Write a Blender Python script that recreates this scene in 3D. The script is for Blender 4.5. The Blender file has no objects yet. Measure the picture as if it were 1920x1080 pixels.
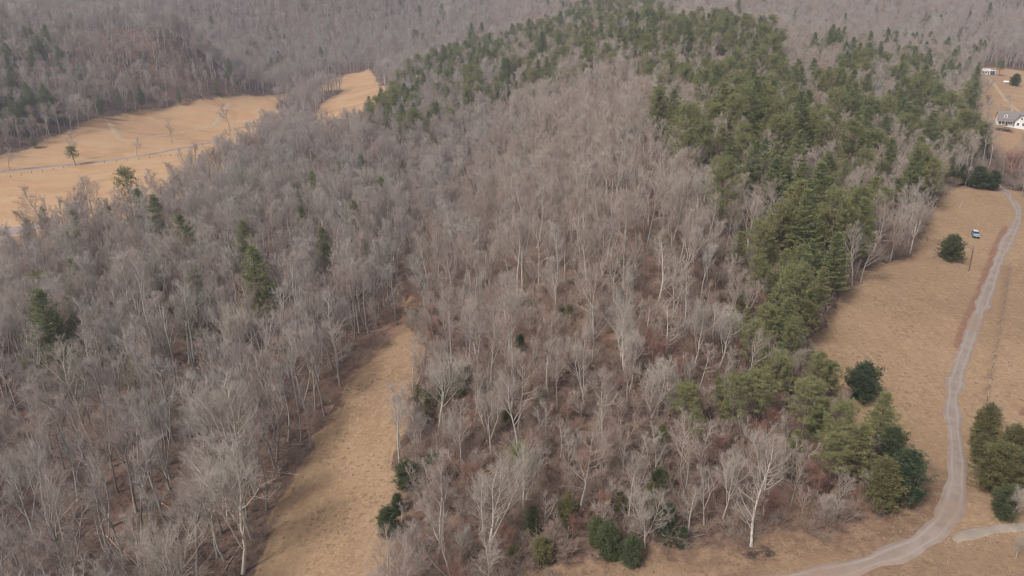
import bpy, math, random
import numpy as np
from mathutils import Vector, Matrix
from math import radians as R
rng = np.random.default_rng(7); random.seed(7)
SC = bpy.context.scene; COL = SC.collection

# ------------------------------------------------------------------ camera, world, sun, exposure
PITCH = 22.5; CAMZ = 75.0; F = 1400.0           # F: focal length in pixels of a 1920 wide frame
cd = bpy.data.cameras.new('camera'); cam = bpy.data.objects.new('camera', cd); COL.objects.link(cam)
cam.location = (0, 0, CAMZ); cam.rotation_euler = (R(90-PITCH), 0, 0)
cd.sensor_width = 36; cd.lens = 36*F/1920; cd.clip_start = 1; cd.clip_end = 9000
SC.camera = cam
SUN_EL, SUN_AZ = 48, -135                          # azimuth measured from +Y towards +X
w = bpy.data.worlds.new('World'); SC.world = w; w.use_nodes = True
nt = w.node_tree; nt.nodes.clear()
sky = nt.nodes.new('ShaderNodeTexSky'); sky.sky_type = 'NISHITA'; sky.sun_disc = False
sky.sun_elevation = R(SUN_EL); sky.sun_rotation = R(SUN_AZ); sky.dust_density = 3.0; sky.air_density = 1.0
hs = nt.nodes.new('ShaderNodeHueSaturation'); hs.inputs['Saturation'].default_value = 0.32
bg = nt.nodes.new('ShaderNodeBackground'); bg.inputs['Strength'].default_value = 0.105
wo = nt.nodes.new('ShaderNodeOutputWorld')
nt.links.new(sky.outputs[0], hs.inputs['Color']); nt.links.new(hs.outputs[0], bg.inputs['Color']); nt.links.new(bg.outputs[0], wo.inputs['Surface'])
sd = bpy.data.lights.new('sun', 'SUN'); sd.energy = 2.3; sd.angle = R(12); sd.color = (1.0, 0.95, 0.88)
so = bpy.data.objects.new('sun', sd); COL.objects.link(so)
az, el = R(SUN_AZ), R(SUN_EL)
sdir = Vector((math.sin(az)*math.cos(el), math.cos(az)*math.cos(el), math.sin(el)))
so.rotation_euler = sdir.to_track_quat('Z', 'Y').to_euler(); so.location = (0, 0, 300)
SC.view_settings.view_transform = 'Standard'; SC.view_settings.look = 'None'
SC.view_settings.exposure = 0.60; SC.view_settings.gamma = 1
SC.render.engine = 'CYCLES'
cy = SC.cycles
cy.max_bounces = 5; cy.diffuse_bounces = 3; cy.glossy_bounces = 1; cy.transmission_bounces = 2; cy.volume_bounces = 0
cy.transparent_max_bounces = 8; cy.caustics_reflective = False; cy.caustics_refractive = False
cy.use_denoising = True; cy.filter_width = 1.15; cy.use_adaptive_sampling = True; cy.adaptive_threshold = 0.015
try: cy.denoiser = 'OPENIMAGEDENOISE'; cy.denoising_input_passes = 'RGB_ALBEDO_NORMAL'
except Exception: pass

# ------------------------------------------------------------------ projection helpers (pixels of the 1920x1080 photograph)
cp, sp = math.cos(R(PITCH)), math.sin(R(PITCH))
def ray(u, v):
    a = (np.asarray(u, float)-960)/F; b = (540-np.asarray(v, float))/F
    return np.stack([a, cp+b*sp, -sp+b*cp], -1)
def project(x, y, z):
    dz = z-CAMZ; depth = y*cp-dz*sp; up = y*sp+dz*cp
    d = np.where(depth > 1, depth, 1)
    return 960+F*x/d, 540-F*up/d, depth

# ------------------------------------------------------------------ terrain height: thin plate spline through surveyed points
CP = [ # u, v, ground height
 (0,1080,-22),(300,1080,-20),(500,1080,-16),(650,1080,-13),(900,1080,-8),(1200,1080,-3),(1500,1080,0),(1900,1080,0),
 (0,850,-23),(300,850,-19),(560,850,-16),(690,850,-14),(950,850,-4),(1200,850,0),(1500,850,1),(1750,850,0),
 (0,640,-24),(300,640,-15),(560,640,-12),(770,620,-17),(800,520,-20),(900,620,-6),(1100,620,9),(1350,620,6),(1560,620,0),(1900,620,0),
 (0,480,-29),(300,460,-13),(600,440,-5),(820,440,-25),(700,440,-10),(905,440,-8),(1000,440,8),(1200,430,20),(1400,430,12),(1600,450,4),(1750,450,0),(1900,430,0),
 (0,340,-31),(250,340,-24),(450,330,-14),(620,300,-12),(790,340,-22),(950,300,0),(1150,290,16),(1340,240,24),(1550,300,10),(1750,290,3),(1900,330,0),
 (60,285,-30),(250,260,-30),(430,205,-31),(650,155,-29),(600,215,-27),(800,235,-14),(1000,200,2),
 (0,200,-8),(300,200,-26),(300,100,6),(0,100,18),(0,5,52),(300,5,56),(500,60,8),(600,10,40),(450,160,-20),
 (1000,110,12),(1240,25,40),(1340,85,34),(1150,150,18),(700,170,-20),(760,60,2),(850,8,40),
 (1600,150,12),(1700,50,24),(1850,130,0),(1900,225,0),(1915,70,12),(1900,5,42),(1500,60,22),(1450,10,40),
]
P = []
for u, v, z in CP:
    d = ray(u, v); t = (CAMZ-z)/(-d[2]); P.append((d[0]*t, d[1]*t, z))
for x, y, z in [(0,-250,-2),(-350,0,-20),(350,0,2),(-700,300,0),(-900,700,60),(800,300,10),(1000,700,50),(-1400,-200,40),(1400,-200,50),
                (-1600,1600,110),(0,2000,105),(1600,1600,110),(-700,1500,95),(700,1500,80),(0,3000,150),(-3000,3000,170),(3000,3000,170),
                (3000,-1000,120),(-3000,-1000,120),(0,-2500,60),(-3000,1000,150),(3000,1000,150)]:
    P.append((x, y, z))
P = np.array(P, float); S0 = 400.0
def _phi(r2): return 0.5*r2*np.log(r2+1e-9)
def _fit(P):
    X = P[:, :2]/S0; n = len(X)
    r2 = ((X[:, None]-X[None])**2).sum(-1); K = _phi(r2)+np.eye(n)*0.012
    Q = np.hstack([np.ones((n, 1)), X]); A = np.block([[K, Q], [Q.T, np.zeros((3, 3))]])
    return X, np.linalg.solve(A, np.r_[P[:, 2], 0, 0, 0])
PX, PW = _fit(P)
# value noise on numpy arrays
_G = np.random.default_rng(3).random((256, 256))
def vnoise(x, y, s, seed=0):
    x = np.asarray(x)/s+seed*17.3; y = np.asarray(y)/s+seed*9.1
    xi = np.floor(x).astype(int); yi = np.floor(y).astype(int); fx = x-xi; fy = y-yi
    fx = fx*fx*(3-2*fx); fy = fy*fy*(3-2*fy)
    g = lambda a, b: _G[a & 255, b & 255]
    return (g(xi, yi)*(1-fx)+g(xi+1, yi)*fx)*(1-fy)+(g(xi, yi+1)*(1-fx)+g(xi+1, yi+1)*fx)*fy
def sstep(a, b, x):
    t = np.clip((x-a)/(b-a), 0, 1); return t*t*(3-2*t)
def height(x, y):
    x = np.asarray(x, float); y = np.asarray(y, float); sh = x.shape
    q = np.stack([x.ravel(), y.ravel()], -1)/S0; out = np.empty(len(q))
    for i in range(0, len(q), 20000):
        s = q[i:i+20000]; r2 = ((s[:, None]-PX[None])**2).sum(-1)
        out[i:i+20000] = _phi(r2)@PW[:-3]+PW[-3]+s@PW[-2:]
    z = out.reshape(sh)
    far = sstep(760, 1250, np.hypot(x, y))
    rough = (vnoise(x, y, 45, 1)-.5)*2.2+(vnoise(x, y, 14, 2)-.5)*0.5
    ridges = vnoise(x+y*.35, y*.45, 120, 4)*40+vnoise(x, y, 260, 5)*30-14
    return z+rough*(0.45+0.5*far)+ridges*far*0.9
def ground_at(u, v):
    d = ray(u, v); ts = 60*1.012**np.arange(340)
    p = d[None]*ts[:, None]; h = height(p[:, 0], p[:, 1]); below = (CAMZ+p[:, 2]) < h
    i = int(np.argmax(below)) if below.any() else len(ts)-1
    t0, t1 = ts[max(i-1, 0)], ts[i]
    tt = np.linspace(t0, t1, 24); p = d[None]*tt[:, None]; b = (CAMZ+p[:, 2]) < height(p[:, 0], p[:, 1])
    j = int(np.argmax(b)) if b.any() else 23
    x, y = p[j, 0], p[j, 1]
    return float(x), float(y), float(height(np.array([x]), np.array([y]))[0])
def inpoly(u, v, poly):
    inside = np.zeros(np.shape(u), bool); n = len(poly); j = n-1
    for i in range(n):
        xi, yi = poly[i]; xj, yj = poly[j]
        c = ((yi > v) != (yj > v)) & (u < (xj-xi)*(v-yi)/((yj-yi) if yj != yi else 1e-9)+xi)
        inside ^= c; j = i
    return inside

# open ground, as outlines in the photograph carried onto the terrain
FIELD_LEFT = [(-700,520),(0,293),(60,275),(100,262),(140,240),(180,222),(300,203),(430,178),(490,180),(540,176),(590,160),(620,148),(690,130),(706,150),(712,162),(745,158),(740,195),(700,236),(640,262),(600,262),(550,246),(500,258),(465,300),(400,335),(330,380),(250,415),(150,448),(60,468),(0,485),(-700,760)]
STRIP = [(250,1500),(420,1130),(480,1060),(550,920),(596,810),(640,740),(680,700),(720,665),(745,630),(758,590),(765,555),(775,555),(785,600),(782,700),(768,790),(748,870),(738,960),(732,1060),(725,1130),(700,1500)]
FIELD_RIGHT = [(1775,348),(1745,395),(1725,440),(1690,478),(1640,500),(1592,528),(1572,580),(1552,620),(1530,645),(1524,720),(1560,760),(1590,800),(1655,850),(1700,905),(1705,945),(1680,962),(1600,975),(1500,1000),(1400,1022),(1300,1012),(1200,1022),(1100,1040),(1000,1060),(950,1090),(900,1180),(800,2000),(2700,2000),(2700,300),(2030,300),(1930,360),(1862,350)]
FIELD_FAR = [(1838,128),(1870,122),(1920,120),(2300,100),(2300,300),(1960,300),(1915,290),(1880,312),(1864,268),(1845,240),(1800,232),(1792,218),(1838,196),(1832,165)]
CREEK = [(545,178),(600,172),(640,166),(640,175),(605,190),(590,222),(530,222),(515,200)]
CLEARING = [(1212,330),(1232,315),(1248,330),(1250,372),(1232,390),(1214,380)]
def masks(x, y):
    z = height(x, y)
    jx = (vnoise(x, y, 9, 7)-.5)*5+(vnoise(x, y, 3, 8)-.5)*2; jy = (vnoise(x, y, 9, 9)-.5)*5
    u, v, d = project(x+jx, y+jy, z)
    r = np.hypot(x, y)
    ok = (y > 20)
    left = inpoly(u, v, FIELD_LEFT) & ~inpoly(u, v, CREEK) & ok & (r > 330) & (r < 980)
    strip = inpoly(u, v, STRIP) & ok & (r < 330)
    right = ((inpoly(u, v, FIELD_RIGHT)) & ok & (r < 420))
    far = inpoly(u, v, FIELD_FAR) & ok & (r > 320) & (r < 820)
    clear = inpoly(u, v, CLEARING) & ok & (r < 400)
    return u, v, d, left, strip, right, far, clear

# ------------------------------------------------------------------ small helpers
def tag(o, label=None, cat=None, group=None, kind=None):
    if label: o['label'] = label
    if cat: o['category'] = cat
    if group: o['group'] = group
    if kind: o['kind'] = kind
    return o
def mesh_np(name, V, T, mats, mi=None, smooth=False):
    V = np.ascontiguousarray(V, np.float32); T = np.ascontiguousarray(T, np.int32); k = T.shape[1]
    me = bpy.data.meshes.new(name)
    me.vertices.add(len(V)); me.vertices.foreach_set('co', V.ravel())
    me.loops.add(T.size); me.loops.foreach_set('vertex_index', T.ravel())
    me.polygons.add(len(T)); me.polygons.foreach_set('loop_start', np.arange(len(T), dtype=np.int32)*k)
    for m in mats: me.materials.append(m)
    if mi is not None: me.polygons.foreach_set('material_index', np.ascontiguousarray(mi, np.int32))
    me.update(calc_edges=True)
    if smooth: me.polygons.foreach_set('use_smooth', np.ones(len(T), bool))
    return me
def link(name, me, parent=None, loc=None, rot=None, scale=None):
    o = bpy.data.objects.new(name, me); COL.objects.link(o)
    if parent: o.parent = parent
    if loc is not None: o.location = loc
    if rot is not None: o.rotation_euler = rot
    if scale is not None: o.scale = scale
    return o
class MB:
    def __init__(s): s.v = []; s.f = []
    def add(s, vs, fs):
        b = len(s.v); s.v += [tuple(p) for p in vs]; s.f += [tuple(b+i for i in f) for f in fs]; return s
    def box(s, x0, x1, y0, y1, z0, z1):
        return s.add([(x, y, z) for z in (z0, z1) for y in (y0, y1) for x in (x0, x1)],
                     [(0,2,3,1),(4,5,7,6),(0,1,5,4),(2,6,7,3),(0,4,6,2),(1,3,7,5)])
    def cyl(s, p0, p1, r0, r1=None, n=8, cap=True):
        r1 = r0 if r1 is None else r1
        p0, p1 = Vector(p0), Vector(p1); d = (p1-p0).normalized()
        a = d.orthogonal().normalized(); b = d.cross(a); vs = []
        for p, r in ((p0, r0), (p1, r1)):
            for i in range(n):
                t = 2*math.pi*i/n; vs.append(p+a*r*math.cos(t)+b*r*math.sin(t))
        fs = [(i, (i+1) % n, n+(i+1) % n, n+i) for i in range(n)]
        if cap: fs += [tuple(range(n))[::-1], tuple(range(n, 2*n))]
        return s.add(vs, fs)
    def build(s, name, mat, parent=None, smooth=False, loc=None, rot=None):
        me = bpy.data.meshes.new(name); me.from_pydata(s.v, [], s.f); me.materials.append(mat); me.update()
        if smooth:
            for p in me.polygons: p.use_smooth = True
        return link(name, me, parent, loc, rot)
def empty(name, loc, rz=0):
    o = bpy.data.objects.new(name, None); COL.objects.link(o); o.location = loc; o.rotation_euler.z = rz; o.empty_display_size = .5
    return o

# ------------------------------------------------------------------ materials
class NT:
    def __init__(s, name):
        s.m = bpy.data.materials.new(name); s.m.use_nodes = True; s.t = s.m.node_tree; s.t.nodes.clear()
        s.out = s.n('ShaderNodeOutputMaterial')
    def n(s, typ, **kw):
        nd = s.t.nodes.new(typ)
        for k, v in kw.items(): setattr(nd, k, v)
        return nd
    def l(s, a, b): s.t.links.new(a, b)
    def val(s, x, sock):
        if hasattr(x, 'is_output'): s.l(x, sock)
        else: sock.default_value = x if not isinstance(x, tuple) else (*x, 1) if len(x) == 3 and sock.type == 'RGBA' else x
    def mix(s, f, a, b, mode='MIX'):
        nd = s.n('ShaderNodeMix', data_type='RGBA', blend_type=mode)
        s.val(f, nd.inputs[0]); s.val(a, nd.inputs[6]); s.val(b, nd.inputs[7]); return nd.outputs[2]
    def math(s, op, a, b=0.0, c=0.0):
        nd = s.n('ShaderNodeMath', operation=op); s.val(a, nd.inputs[0]); s.val(b, nd.inputs[1]); s.val(c, nd.inputs[2]); return nd.outputs[0]
    def ramp(s, x, lo, hi, a=0., b=1.):
        nd = s.n('ShaderNodeMapRange'); nd.interpolation_type = 'SMOOTHSTEP'
        s.val(x, nd.inputs[0]); nd.inputs[1].default_value = lo; nd.inputs[2].default_value = hi; nd.inputs[3].default_value = a; nd.inputs[4].default_value = b
        return nd.outputs[0]
    def noise(s, co, scale, detail=3, rough=.55, dist=0.):
        nd = s.n('ShaderNodeTexNoise'); s.l(co, nd.inputs['Vector']); nd.inputs['Scale'].default_value = scale
        nd.inputs['Detail'].default_value = detail; nd.inputs['Roughness'].default_value = rough; nd.inputs['Distortion'].default_value = dist
        return nd.outputs[0]
    def scaled(s, co, sc, rot=(0, 0, 0)):
        nd = s.n('ShaderNodeMapping'); s.l(co, nd.inputs[0]); nd.inputs['Scale'].default_value = sc; nd.inputs['Rotation'].default_value = rot; return nd.outputs[0]
    def attr(s, name): return s.n('ShaderNodeAttribute', attribute_name=name).outputs['Fac']
    def pos(s): return s.n('ShaderNodeNewGeometry').outputs['Position']
    def rand(s): return s.n('ShaderNodeObjectInfo').outputs['Random']
    def finish(s, col, rough=.9, spec=.1, bump=None, bstr=.5, bdist=.1, trans=0.):
        p = s.n('ShaderNodeBsdfPrincipled'); s.val(col, p.inputs['Base Color']); s.val(rough, p.inputs['Roughness'])
        p.inputs['Specular IOR Level'].default_value = spec
        if bump is not None:
            b = s.n('ShaderNodeBump'); b.inputs['Strength'].default_value = bstr; b.inputs['Distance'].default_value = bdist
            s.l(bump, b.inputs['Height']); s.l(b.outputs[0], p.inputs['Normal'])
        sh = p.outputs[0]
        if trans:
            t = s.n('ShaderNodeBsdfTranslucent'); s.val(col, t.inputs[0]); x = s.n('ShaderNodeMixShader'); x.inputs[0].default_value = trans
            s.l(sh, x.inputs[1]); s.l(t.outputs[0], x.inputs[2]); sh = x.outputs[0]
        s.l(sh, s.out.inputs[0]); return s.m
def plain(name, col, rough=.7, spec=.2, var=.15, scale=3.0, metal=0.):
    k = NT(name); n = k.noise(k.n('ShaderNodeTexCoord').outputs['Object'], scale, 4)
    c = k.mix(k.ramp(n, .3, .7), tuple(x*(1-var) for x in col), tuple(min(1, x*(1+var)) for x in col))
    m = k.finish(c, rough, spec)
    for nd in k.t.nodes:
        if nd.type == 'BSDF_PRINCIPLED': nd.inputs['Metallic'].default_value = metal
    return m

def ground_material():
    k = NT('ground'); co = k.pos()
    n_big = k.noise(co, .012, 4); n_mid = k.noise(co, .07, 4, .6); n_sm = k.noise(co, .45, 5, .65); n_fine = k.noise(co, 2.2, 4, .7); n_tuft = k.noise(co, 1.0, 5, .75, .6); n_pat = k.noise(co, .028, 5, .65, .5)
    # forest floor: russet leaf litter with darker hollows and paler brush
    lit = k.mix(k.ramp(n_mid, .35, .65), (.085, .055, .044), (.150, .095, .072))
    lit = k.mix(k.ramp(n_sm, .42, .66, 0, .75), lit, (.185, .128, .10))
    lit = k.mix(k.ramp(n_tuft, .5, .62, 0, .55), lit, (.215, .145, .115))
    lit = k.mix(k.ramp(n_tuft, .47, .38, 0, .75), lit, (.045, .032, .028))
    lit = k.mix(k.ramp(n_fine, .52, .72, 0, .6), lit, (.045, .034, .030))
    lit = k.mix(k.ramp(n_big, .5, .72, 0, .5), lit, (.13, .085, .07))
    lit = k.mix(k.math('MULTIPLY', k.attr('russet'), k.ramp(n_sm, .3, .6, .45, 1.)), lit, (.26, .155, .115))
    # dry winter grass, with mowing streaks along the land
    st = k.noise(k.scaled(co, (1.6, .12, .4), (0, 0, R(-12))), 1.0, 4, .6, .4)
    st2 = k.noise(k.scaled(co, (.25, .05, .1), (0, 0, R(25))), 1.0, 3, .6)
    g = k.mix(k.ramp(n_mid, .3, .7), (.275, .185, .112), (.315, .220, .138))
    g = k.mix(k.ramp(st, .42, .62, 0, .38), g, (.345, .25, .165))
    g = k.mix(k.ramp(st2, .45, .7, 0, .22), g, (.235, .155, .10))
    g = k.mix(k.ramp(n_fine, .5, .75, 0, .5), g, (.20, .135, .085))
    g = k.mix(k.ramp(n_sm, .55, .8, 0, .45), g, (.25, .155, .10))
    g = k.mix(k.ramp(n_big, .45, .62, 0, .5), g, (.255, .170, .115))
    g = k.mix(k.ramp(n_pat, .48, .62, 0, .5), g, (.215, .145, .10))
    g = k.mix(k.ramp(n_tuft, .52, .62, 0, .55), g, (.385, .285, .185))
    g = k.mix(k.ramp(n_tuft, .46, .36, 0, .55), g, (.19, .125, .085))
    g = k.mix(1.0, g, (.97, .93, .91), 'MULTIPLY')
    # the far left pasture is more orange
    o = k.mix(k.ramp(n_mid, .3, .7), (.375, .215, .115), (.40, .255, .15))
    o = k.mix(k.ramp(k.noise(k.scaled(co, (.02, .12, .1), (0, 0, R(12))), 1., 4), .42, .68, 0, .45), o, (.42, .305, .19))
    o = k.mix(k.ramp(n_pat, .5, .62, 0, .5), o, (.30, .17, .09))
    o = k.mix(k.ramp(n_tuft, .5, .62, 0, .4), o, (.42, .30, .18))
    o = k.mix(k.ramp(n_sm, .5, .8, 0, .4), o, (.30, .17, .09))
    g = k.mix(k.attr('orange'), g, o)
    # rank weeds along the edges
    wd = k.mix(k.ramp(n_sm, .35, .65), (.165, .105, .072), (.255, .170, .112))
    wd = k.mix(k.ramp(n_fine, .45, .7, 0, .8), wd, (.12, .075, .05))
    wa = k.math('MULTIPLY', k.attr('weeds'), k.ramp(n_sm, .25, .6, .5, 1.))
    g = k.mix(k.ramp(k.math('ADD', wa, k.math('MULTIPLY', n_mid, .3)), .35, .8), g, wd)
    # clay showing through
    g = k.mix(k.ramp(k.math('ADD', k.attr('clay'), k.math('MULTIPLY', n_sm, .5)), .75, 1.1), g, (.215, .120, .085))
    fm = k.ramp(k.math('ADD', k.attr('field'), k.math('MULTIPLY', k.math('SUBTRACT', n_sm, .5), .7)), .38, .62)
    c = k.mix(fm, lit, g)
    h = k.math('ADD', k.math('MULTIPLY', n_sm, .6), k.math('MULTIPLY', n_fine, .35))
    return k.finish(c, .95, .05, h, .8, .5)
def bark_material(name, a, b, rough=.9):
    k = NT(name); oc = k.n('ShaderNodeTexCoord').outputs['Object']; r = k.rand()
    c = k.mix(r, a, b)
    n = k.noise(k.scaled(oc, (3, 3, .6)), 1.5, 4)
    c = k.mix(k.ramp(n, .4, .7, 0, .55), c, tuple(x*.5 for x in a))
    return k.finish(c, rough, .1)
def twig_material():
    k = NT('twigs'); r = k.rand(); co = k.pos()
    c = k.mix(r, (.27, .218, .192), (.365, .312, .28))
    sx = k.n('ShaderNodeSeparateXYZ'); k.l(co, sx.inputs[0])
    warm = k.ramp(k.math('ADD', sx.outputs[0], k.math('MULTIPLY', k.noise(co, .02, 3), 80.)), 0, 60)
    c = k.mix(k.math('MULTIPLY', warm, .6), c, (.385, .31, .255))
    r2 = k.math('FRACT', k.math('MULTIPLY', r, 7.31))
    c = k.mix(k.ramp(r2, .75, .95, 0, .6), c, (.33, .31, .28))
    c = k.mix(k.ramp(r2, .25, .08, 0, .5), c, (.30, .205, .165))
    return k.finish(c, .85, .1)
def foliage_material(name, cols, edge=.0):
    k = NT(name); r = k.rand(); co = k.n('ShaderNodeTexCoord').outputs['Object']
    c = k.mix(r, cols[0], cols[1])
    n = k.noise(co, 1.1, 3)
    c = k.mix(k.ramp(n, .4, .68, 0, .8), c, cols[2])
    n2 = k.noise(co, .3, 2)
    c = k.mix(k.ramp(n2, .45, .7, 0, .5), c, cols[3])
    return k.finish(c, .75, .15, trans=.25)
M = {}
M['ground'] = ground_material()
M['bark'] = bark_material('grey bark', (.25, .22, .195), (.42, .385, .35))
M['bark_pale'] = bark_material('pale bark', (.44, .385, .33), (.56, .50, .44))
M['bark_dark'] = bark_material('pine bark', (.12, .085, .07), (.19, .145, .12))
M['twig'] = twig_material()
k = NT('pale twigs'); M['twig_pale'] = k.finish(k.mix(k.rand(), (.325, .275, .235), (.43, .375, .325)), .85, .1)
k = NT('russet twigs'); M['twig_red'] = k.finish(k.mix(k.rand(), (.20, .105, .085), (.33, .20, .155)), .85, .1)
k = NT('brush twigs'); M['brush'] = k.finish(k.mix(k.ramp(k.noise(k.pos(), .05, 3), .35, .65), k.mix(k.rand(), (.22, .155, .125), (.32, .245, .20)), k.mix(k.rand(), (.30, .19, .14), (.26, .225, .19))), .9, .05)
M['pine'] = foliage_material('olive needles', [(.175, .185, .085), (.250, .240, .105), (.310, .295, .140), (.135, .155, .080)])
M['wpine'] = foliage_material('blue green needles', [(.145, .170, .082), (.225, .228, .098), (.260, .262, .125), (.115, .138, .075)])
M['cedar'] = foliage_material('dark scale leaves', [(.055, .082, .048), (.115, .125, .055), (.145, .150, .075), (.050, .075, .045)])

M['cedar_olive'] = foliage_material('olive scale leaves', [(.130, .125, .058), (.185, .165, .070), (.225, .195, .095), (.080, .090, .048)])
# ------------------------------------------------------------------ terrain meshes
def axis(lo, hi, fine_lo, fine_hi, step, grow):
    a = list(np.arange(fine_lo, fine_hi+.01, step)); s = step
    while a[-1] < hi: s *= grow; a.append(a[-1]+s)
    s = step
    while a[0] > lo: s *= grow; a.insert(0, a[0]-s)
    return np.array(a)
gx = axis(-3000, 3000, -150, 170, 2.0, 1.027); gy = axis(-2500, 3200, 85, 330, 2.0, 1.022)
GX, GY = np.meshgrid(gx, gy); GZ = height(GX, GY)
nx, ny = len(gx), len(gy); print('terrain', nx, ny)
u_, v_, d_, mL, mS, mR, mF, mC = masks(GX, GY)
field = (mL | mS | mR | mF).astype(float)
def blur(a, n=1):
    for _ in range(n):
        a = np.pad(a, 1, mode='edge'); a = (a[1:-1, 1:-1]*2+a[:-2, 1:-1]+a[2:, 1:-1]+a[1:-1, :-2]+a[1:-1, 2:])/6
    return a
WEEDS = [(900,1130),(960,1040),(1100,1025),(1300,1005),(1450,985),(1600,950),(1660,900),(1600,830),(1680,850),(1760,890),(1765,940),(1740,990),(1600,1035),(1450,1065),(1250,1075),(1000,1130)]
WEEDS2 = [(1810,1010),(2000,990),(2300,1000),(2300,1200),(1500,1180),(1640,1085),(1760,1030)]
weeds = (inpoly(u_, v_, WEEDS)*1.0+inpoly(u_, v_, WEEDS2)*.5)*(GY > 60)*(np.hypot(GX, GY) < 330)
fb = blur(field, 6); edge = np.clip(1-np.abs(fb-.55)*3.2, 0, 1)
weeds = weeds+mS*sstep(185, 250, GY)*.9
weeds = np.clip(blur(weeds, 3)+edge*.75*(np.hypot(GX, GY) < 330)*(field), 0, 1)
# clay banks beside the lane
def polyd(x, y, pts):
    d = np.full(x.shape, 1e9)
    for (x0, y0), (x1, y1) in zip(pts[:-1], pts[1:]):
        L = (x1-x0)**2+(y1-y0)**2+1e-9; t = np.clip(((x-x0)*(x1-x0)+(y-y0)*(y1-y0))/L, 0, 1)
        d = np.minimum(d, np.hypot(x-x0-t*(x1-x0), y-y0-t*(y1-y0)))
    return d
def smooth_path(px, step=2.0):
    pts = np.array([ground_at(u, v)[:2] for u, v in px])
    out = []
    n = len(pts)
    for i in range(n-1):
        p0, p1, p2, p3 = pts[max(i-1, 0)], pts[i], pts[i+1], pts[min(i+2, n-1)]
        m = max(2, int(np.hypot(*(p2-p1))/step))
        for t in np.linspace(0, 1, m, endpoint=False):
            out.append(.5*((2*p1)+(-p0+p2)*t+(2*p0-5*p1+4*p2-p3)*t*t+(-p0+3*p1-3*p2+p3)*t**3))
    out.append(pts[-1]); return np.array(out)
LANE = smooth_path([(1240,1135),(1400,1100),(1560,1075),(1640,1052),(1700,1030),(1745,1003),(1778,965),(1792,920),(1794,860),(1788,800),(1785,755),(1794,705),(1811,655),(1829,603),(1849,555),(1867,503),(1884,462),(1903,425),(1910,398),(1896,372),(1876,351),(1850,330)])
TRACK_R = smooth_path([(1786,1013),(1812,1004),(1845,996),(1885,991),(1925,987)])
BANK = smooth_path([(1794,650),(1812,600),(1832,555),(1852,503),(1868,460),(1886,425)])
FURROW = smooth_path([(1892,500),(1887,540),(1872,630),(1860,690),(1847,760)])
LROAD = smooth_path([(-300,345),(-100,334),(0,322),(60,316),(130,309),(200,302),(260,293),(330,280),(420,262)], 3)
LTRACK = smooth_path([(205,228),(218,248),(232,262),(262,262),(300,255),(345,248),(400,236),(415,215),(432,196)], 3)
FTRACK = smooth_path([(1846,143),(1862,155),(1874,172),(1888,190),(1905,205),(1925,222)], 3)
clay = np.zeros_like(GX)
clay += np.clip(1.1-polyd(GX, GY, BANK)/2.1, 0, 1)
clay += inpoly(u_, v_, [(1893,762),(1925,762),(1990,800),(1925,812)])*.9*(np.hypot(GX, GY) < 330)
clay += inpoly(u_, v_, CLEARING)*.8*(np.hypot(GX, GY) < 400)
weeds = np.clip(weeds+.5*np.clip(1.2-polyd(GX, GY, FURROW)/1.3, 0, 1)+.35*np.clip(1.2-polyd(GX, GY, LANE)/5.5, 0, 1), 0, 1)
clay += np.clip((235-v_*0-np.hypot(GX, GY))*0, 0, 0)
orange = blur((mL | mF)*1.0*(np.where(mF, .45, 1.)), 2)
russet = blur((inpoly(u_, v_, [(880,470),(1260,440),(1300,600),(1150,660),(960,680),(850,600)])*.7+inpoly(u_, v_, [(600,840),(640,720),(690,640),(735,570),(780,470),(830,430),(825,480),(800,560),(790,650),(700,700),(640,770)])*1.+inpoly(u_, v_, [(1380,860),(1640,860),(1640,960),(1380,980)])*.7+inpoly(u_, v_, CLEARING)*1.)*(np.hypot(GX, GY) < 420), 3)
# the lane beds are cut flat across
V = np.stack([GX.ravel(), GY.ravel(), GZ.ravel()], -1)
idx = np.arange(nx*ny).reshape(ny, nx)
Q = np.stack([idx[:-1, :-1], idx[:-1, 1:], idx[1:, 1:], idx[1:, :-1]], -1).reshape(-1, 4)
def zone(m): return (m[:-1, :-1]*1+m[:-1, 1:]+m[1:, 1:]+m[1:, :-1] >= 2).ravel()
zL, zS, zR, zF = zone(mL), zone(mS), zone(mR), zone(mF)
fieldb = blur(field, 1)
cz = (GZ[:-1, :-1]).ravel(); 
far_hill = (np.hypot(GX, GY)[:-1, :-1].ravel() > 640)
zones = {'hay_field': zR, 'grass_strip': zS & ~zR, 'pasture': zL & ~zR & ~zS, 'distant_pasture': zF & ~zR & ~zL}
used = np.zeros(len(Q), bool)
for z in zones.values(): used |= z
zones['hills'] = far_hill & ~used; zones['forest_floor'] = ~used & ~far_hill
for name, sel in zones.items():
    q = Q[sel]; uq, inv = np.unique(q, return_inverse=True)
    me = mesh_np(name, V[uq], inv.reshape(-1, 4), [M['ground']], smooth=True)
    for an, arr in (('field', fieldb), ('orange', orange), ('weeds', weeds), ('clay', clay), ('russet', russet)):
        a = me.attributes.new(an, 'FLOAT', 'POINT'); a.data.foreach_set('value', np.ascontiguousarray(arr.ravel()[uq], np.float32))
    tag(link(name, me), kind='structure')
import bisect
def hgrid(x, y):           # height of the terrain mesh itself
    i = min(max(bisect.bisect(gx, x)-1, 0), nx-2); j = min(max(bisect.bisect(gy, y)-1, 0), ny-2)
    a = (x-gx[i])/(gx[i+1]-gx[i]); b = (y-gy[j])/(gy[j+1]-gy[j])
    return float((GZ[j, i]*(1-a)+GZ[j, i+1]*a)*(1-b)+(GZ[j+1, i]*(1-a)+GZ[j+1, i+1]*a)*b)
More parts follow.
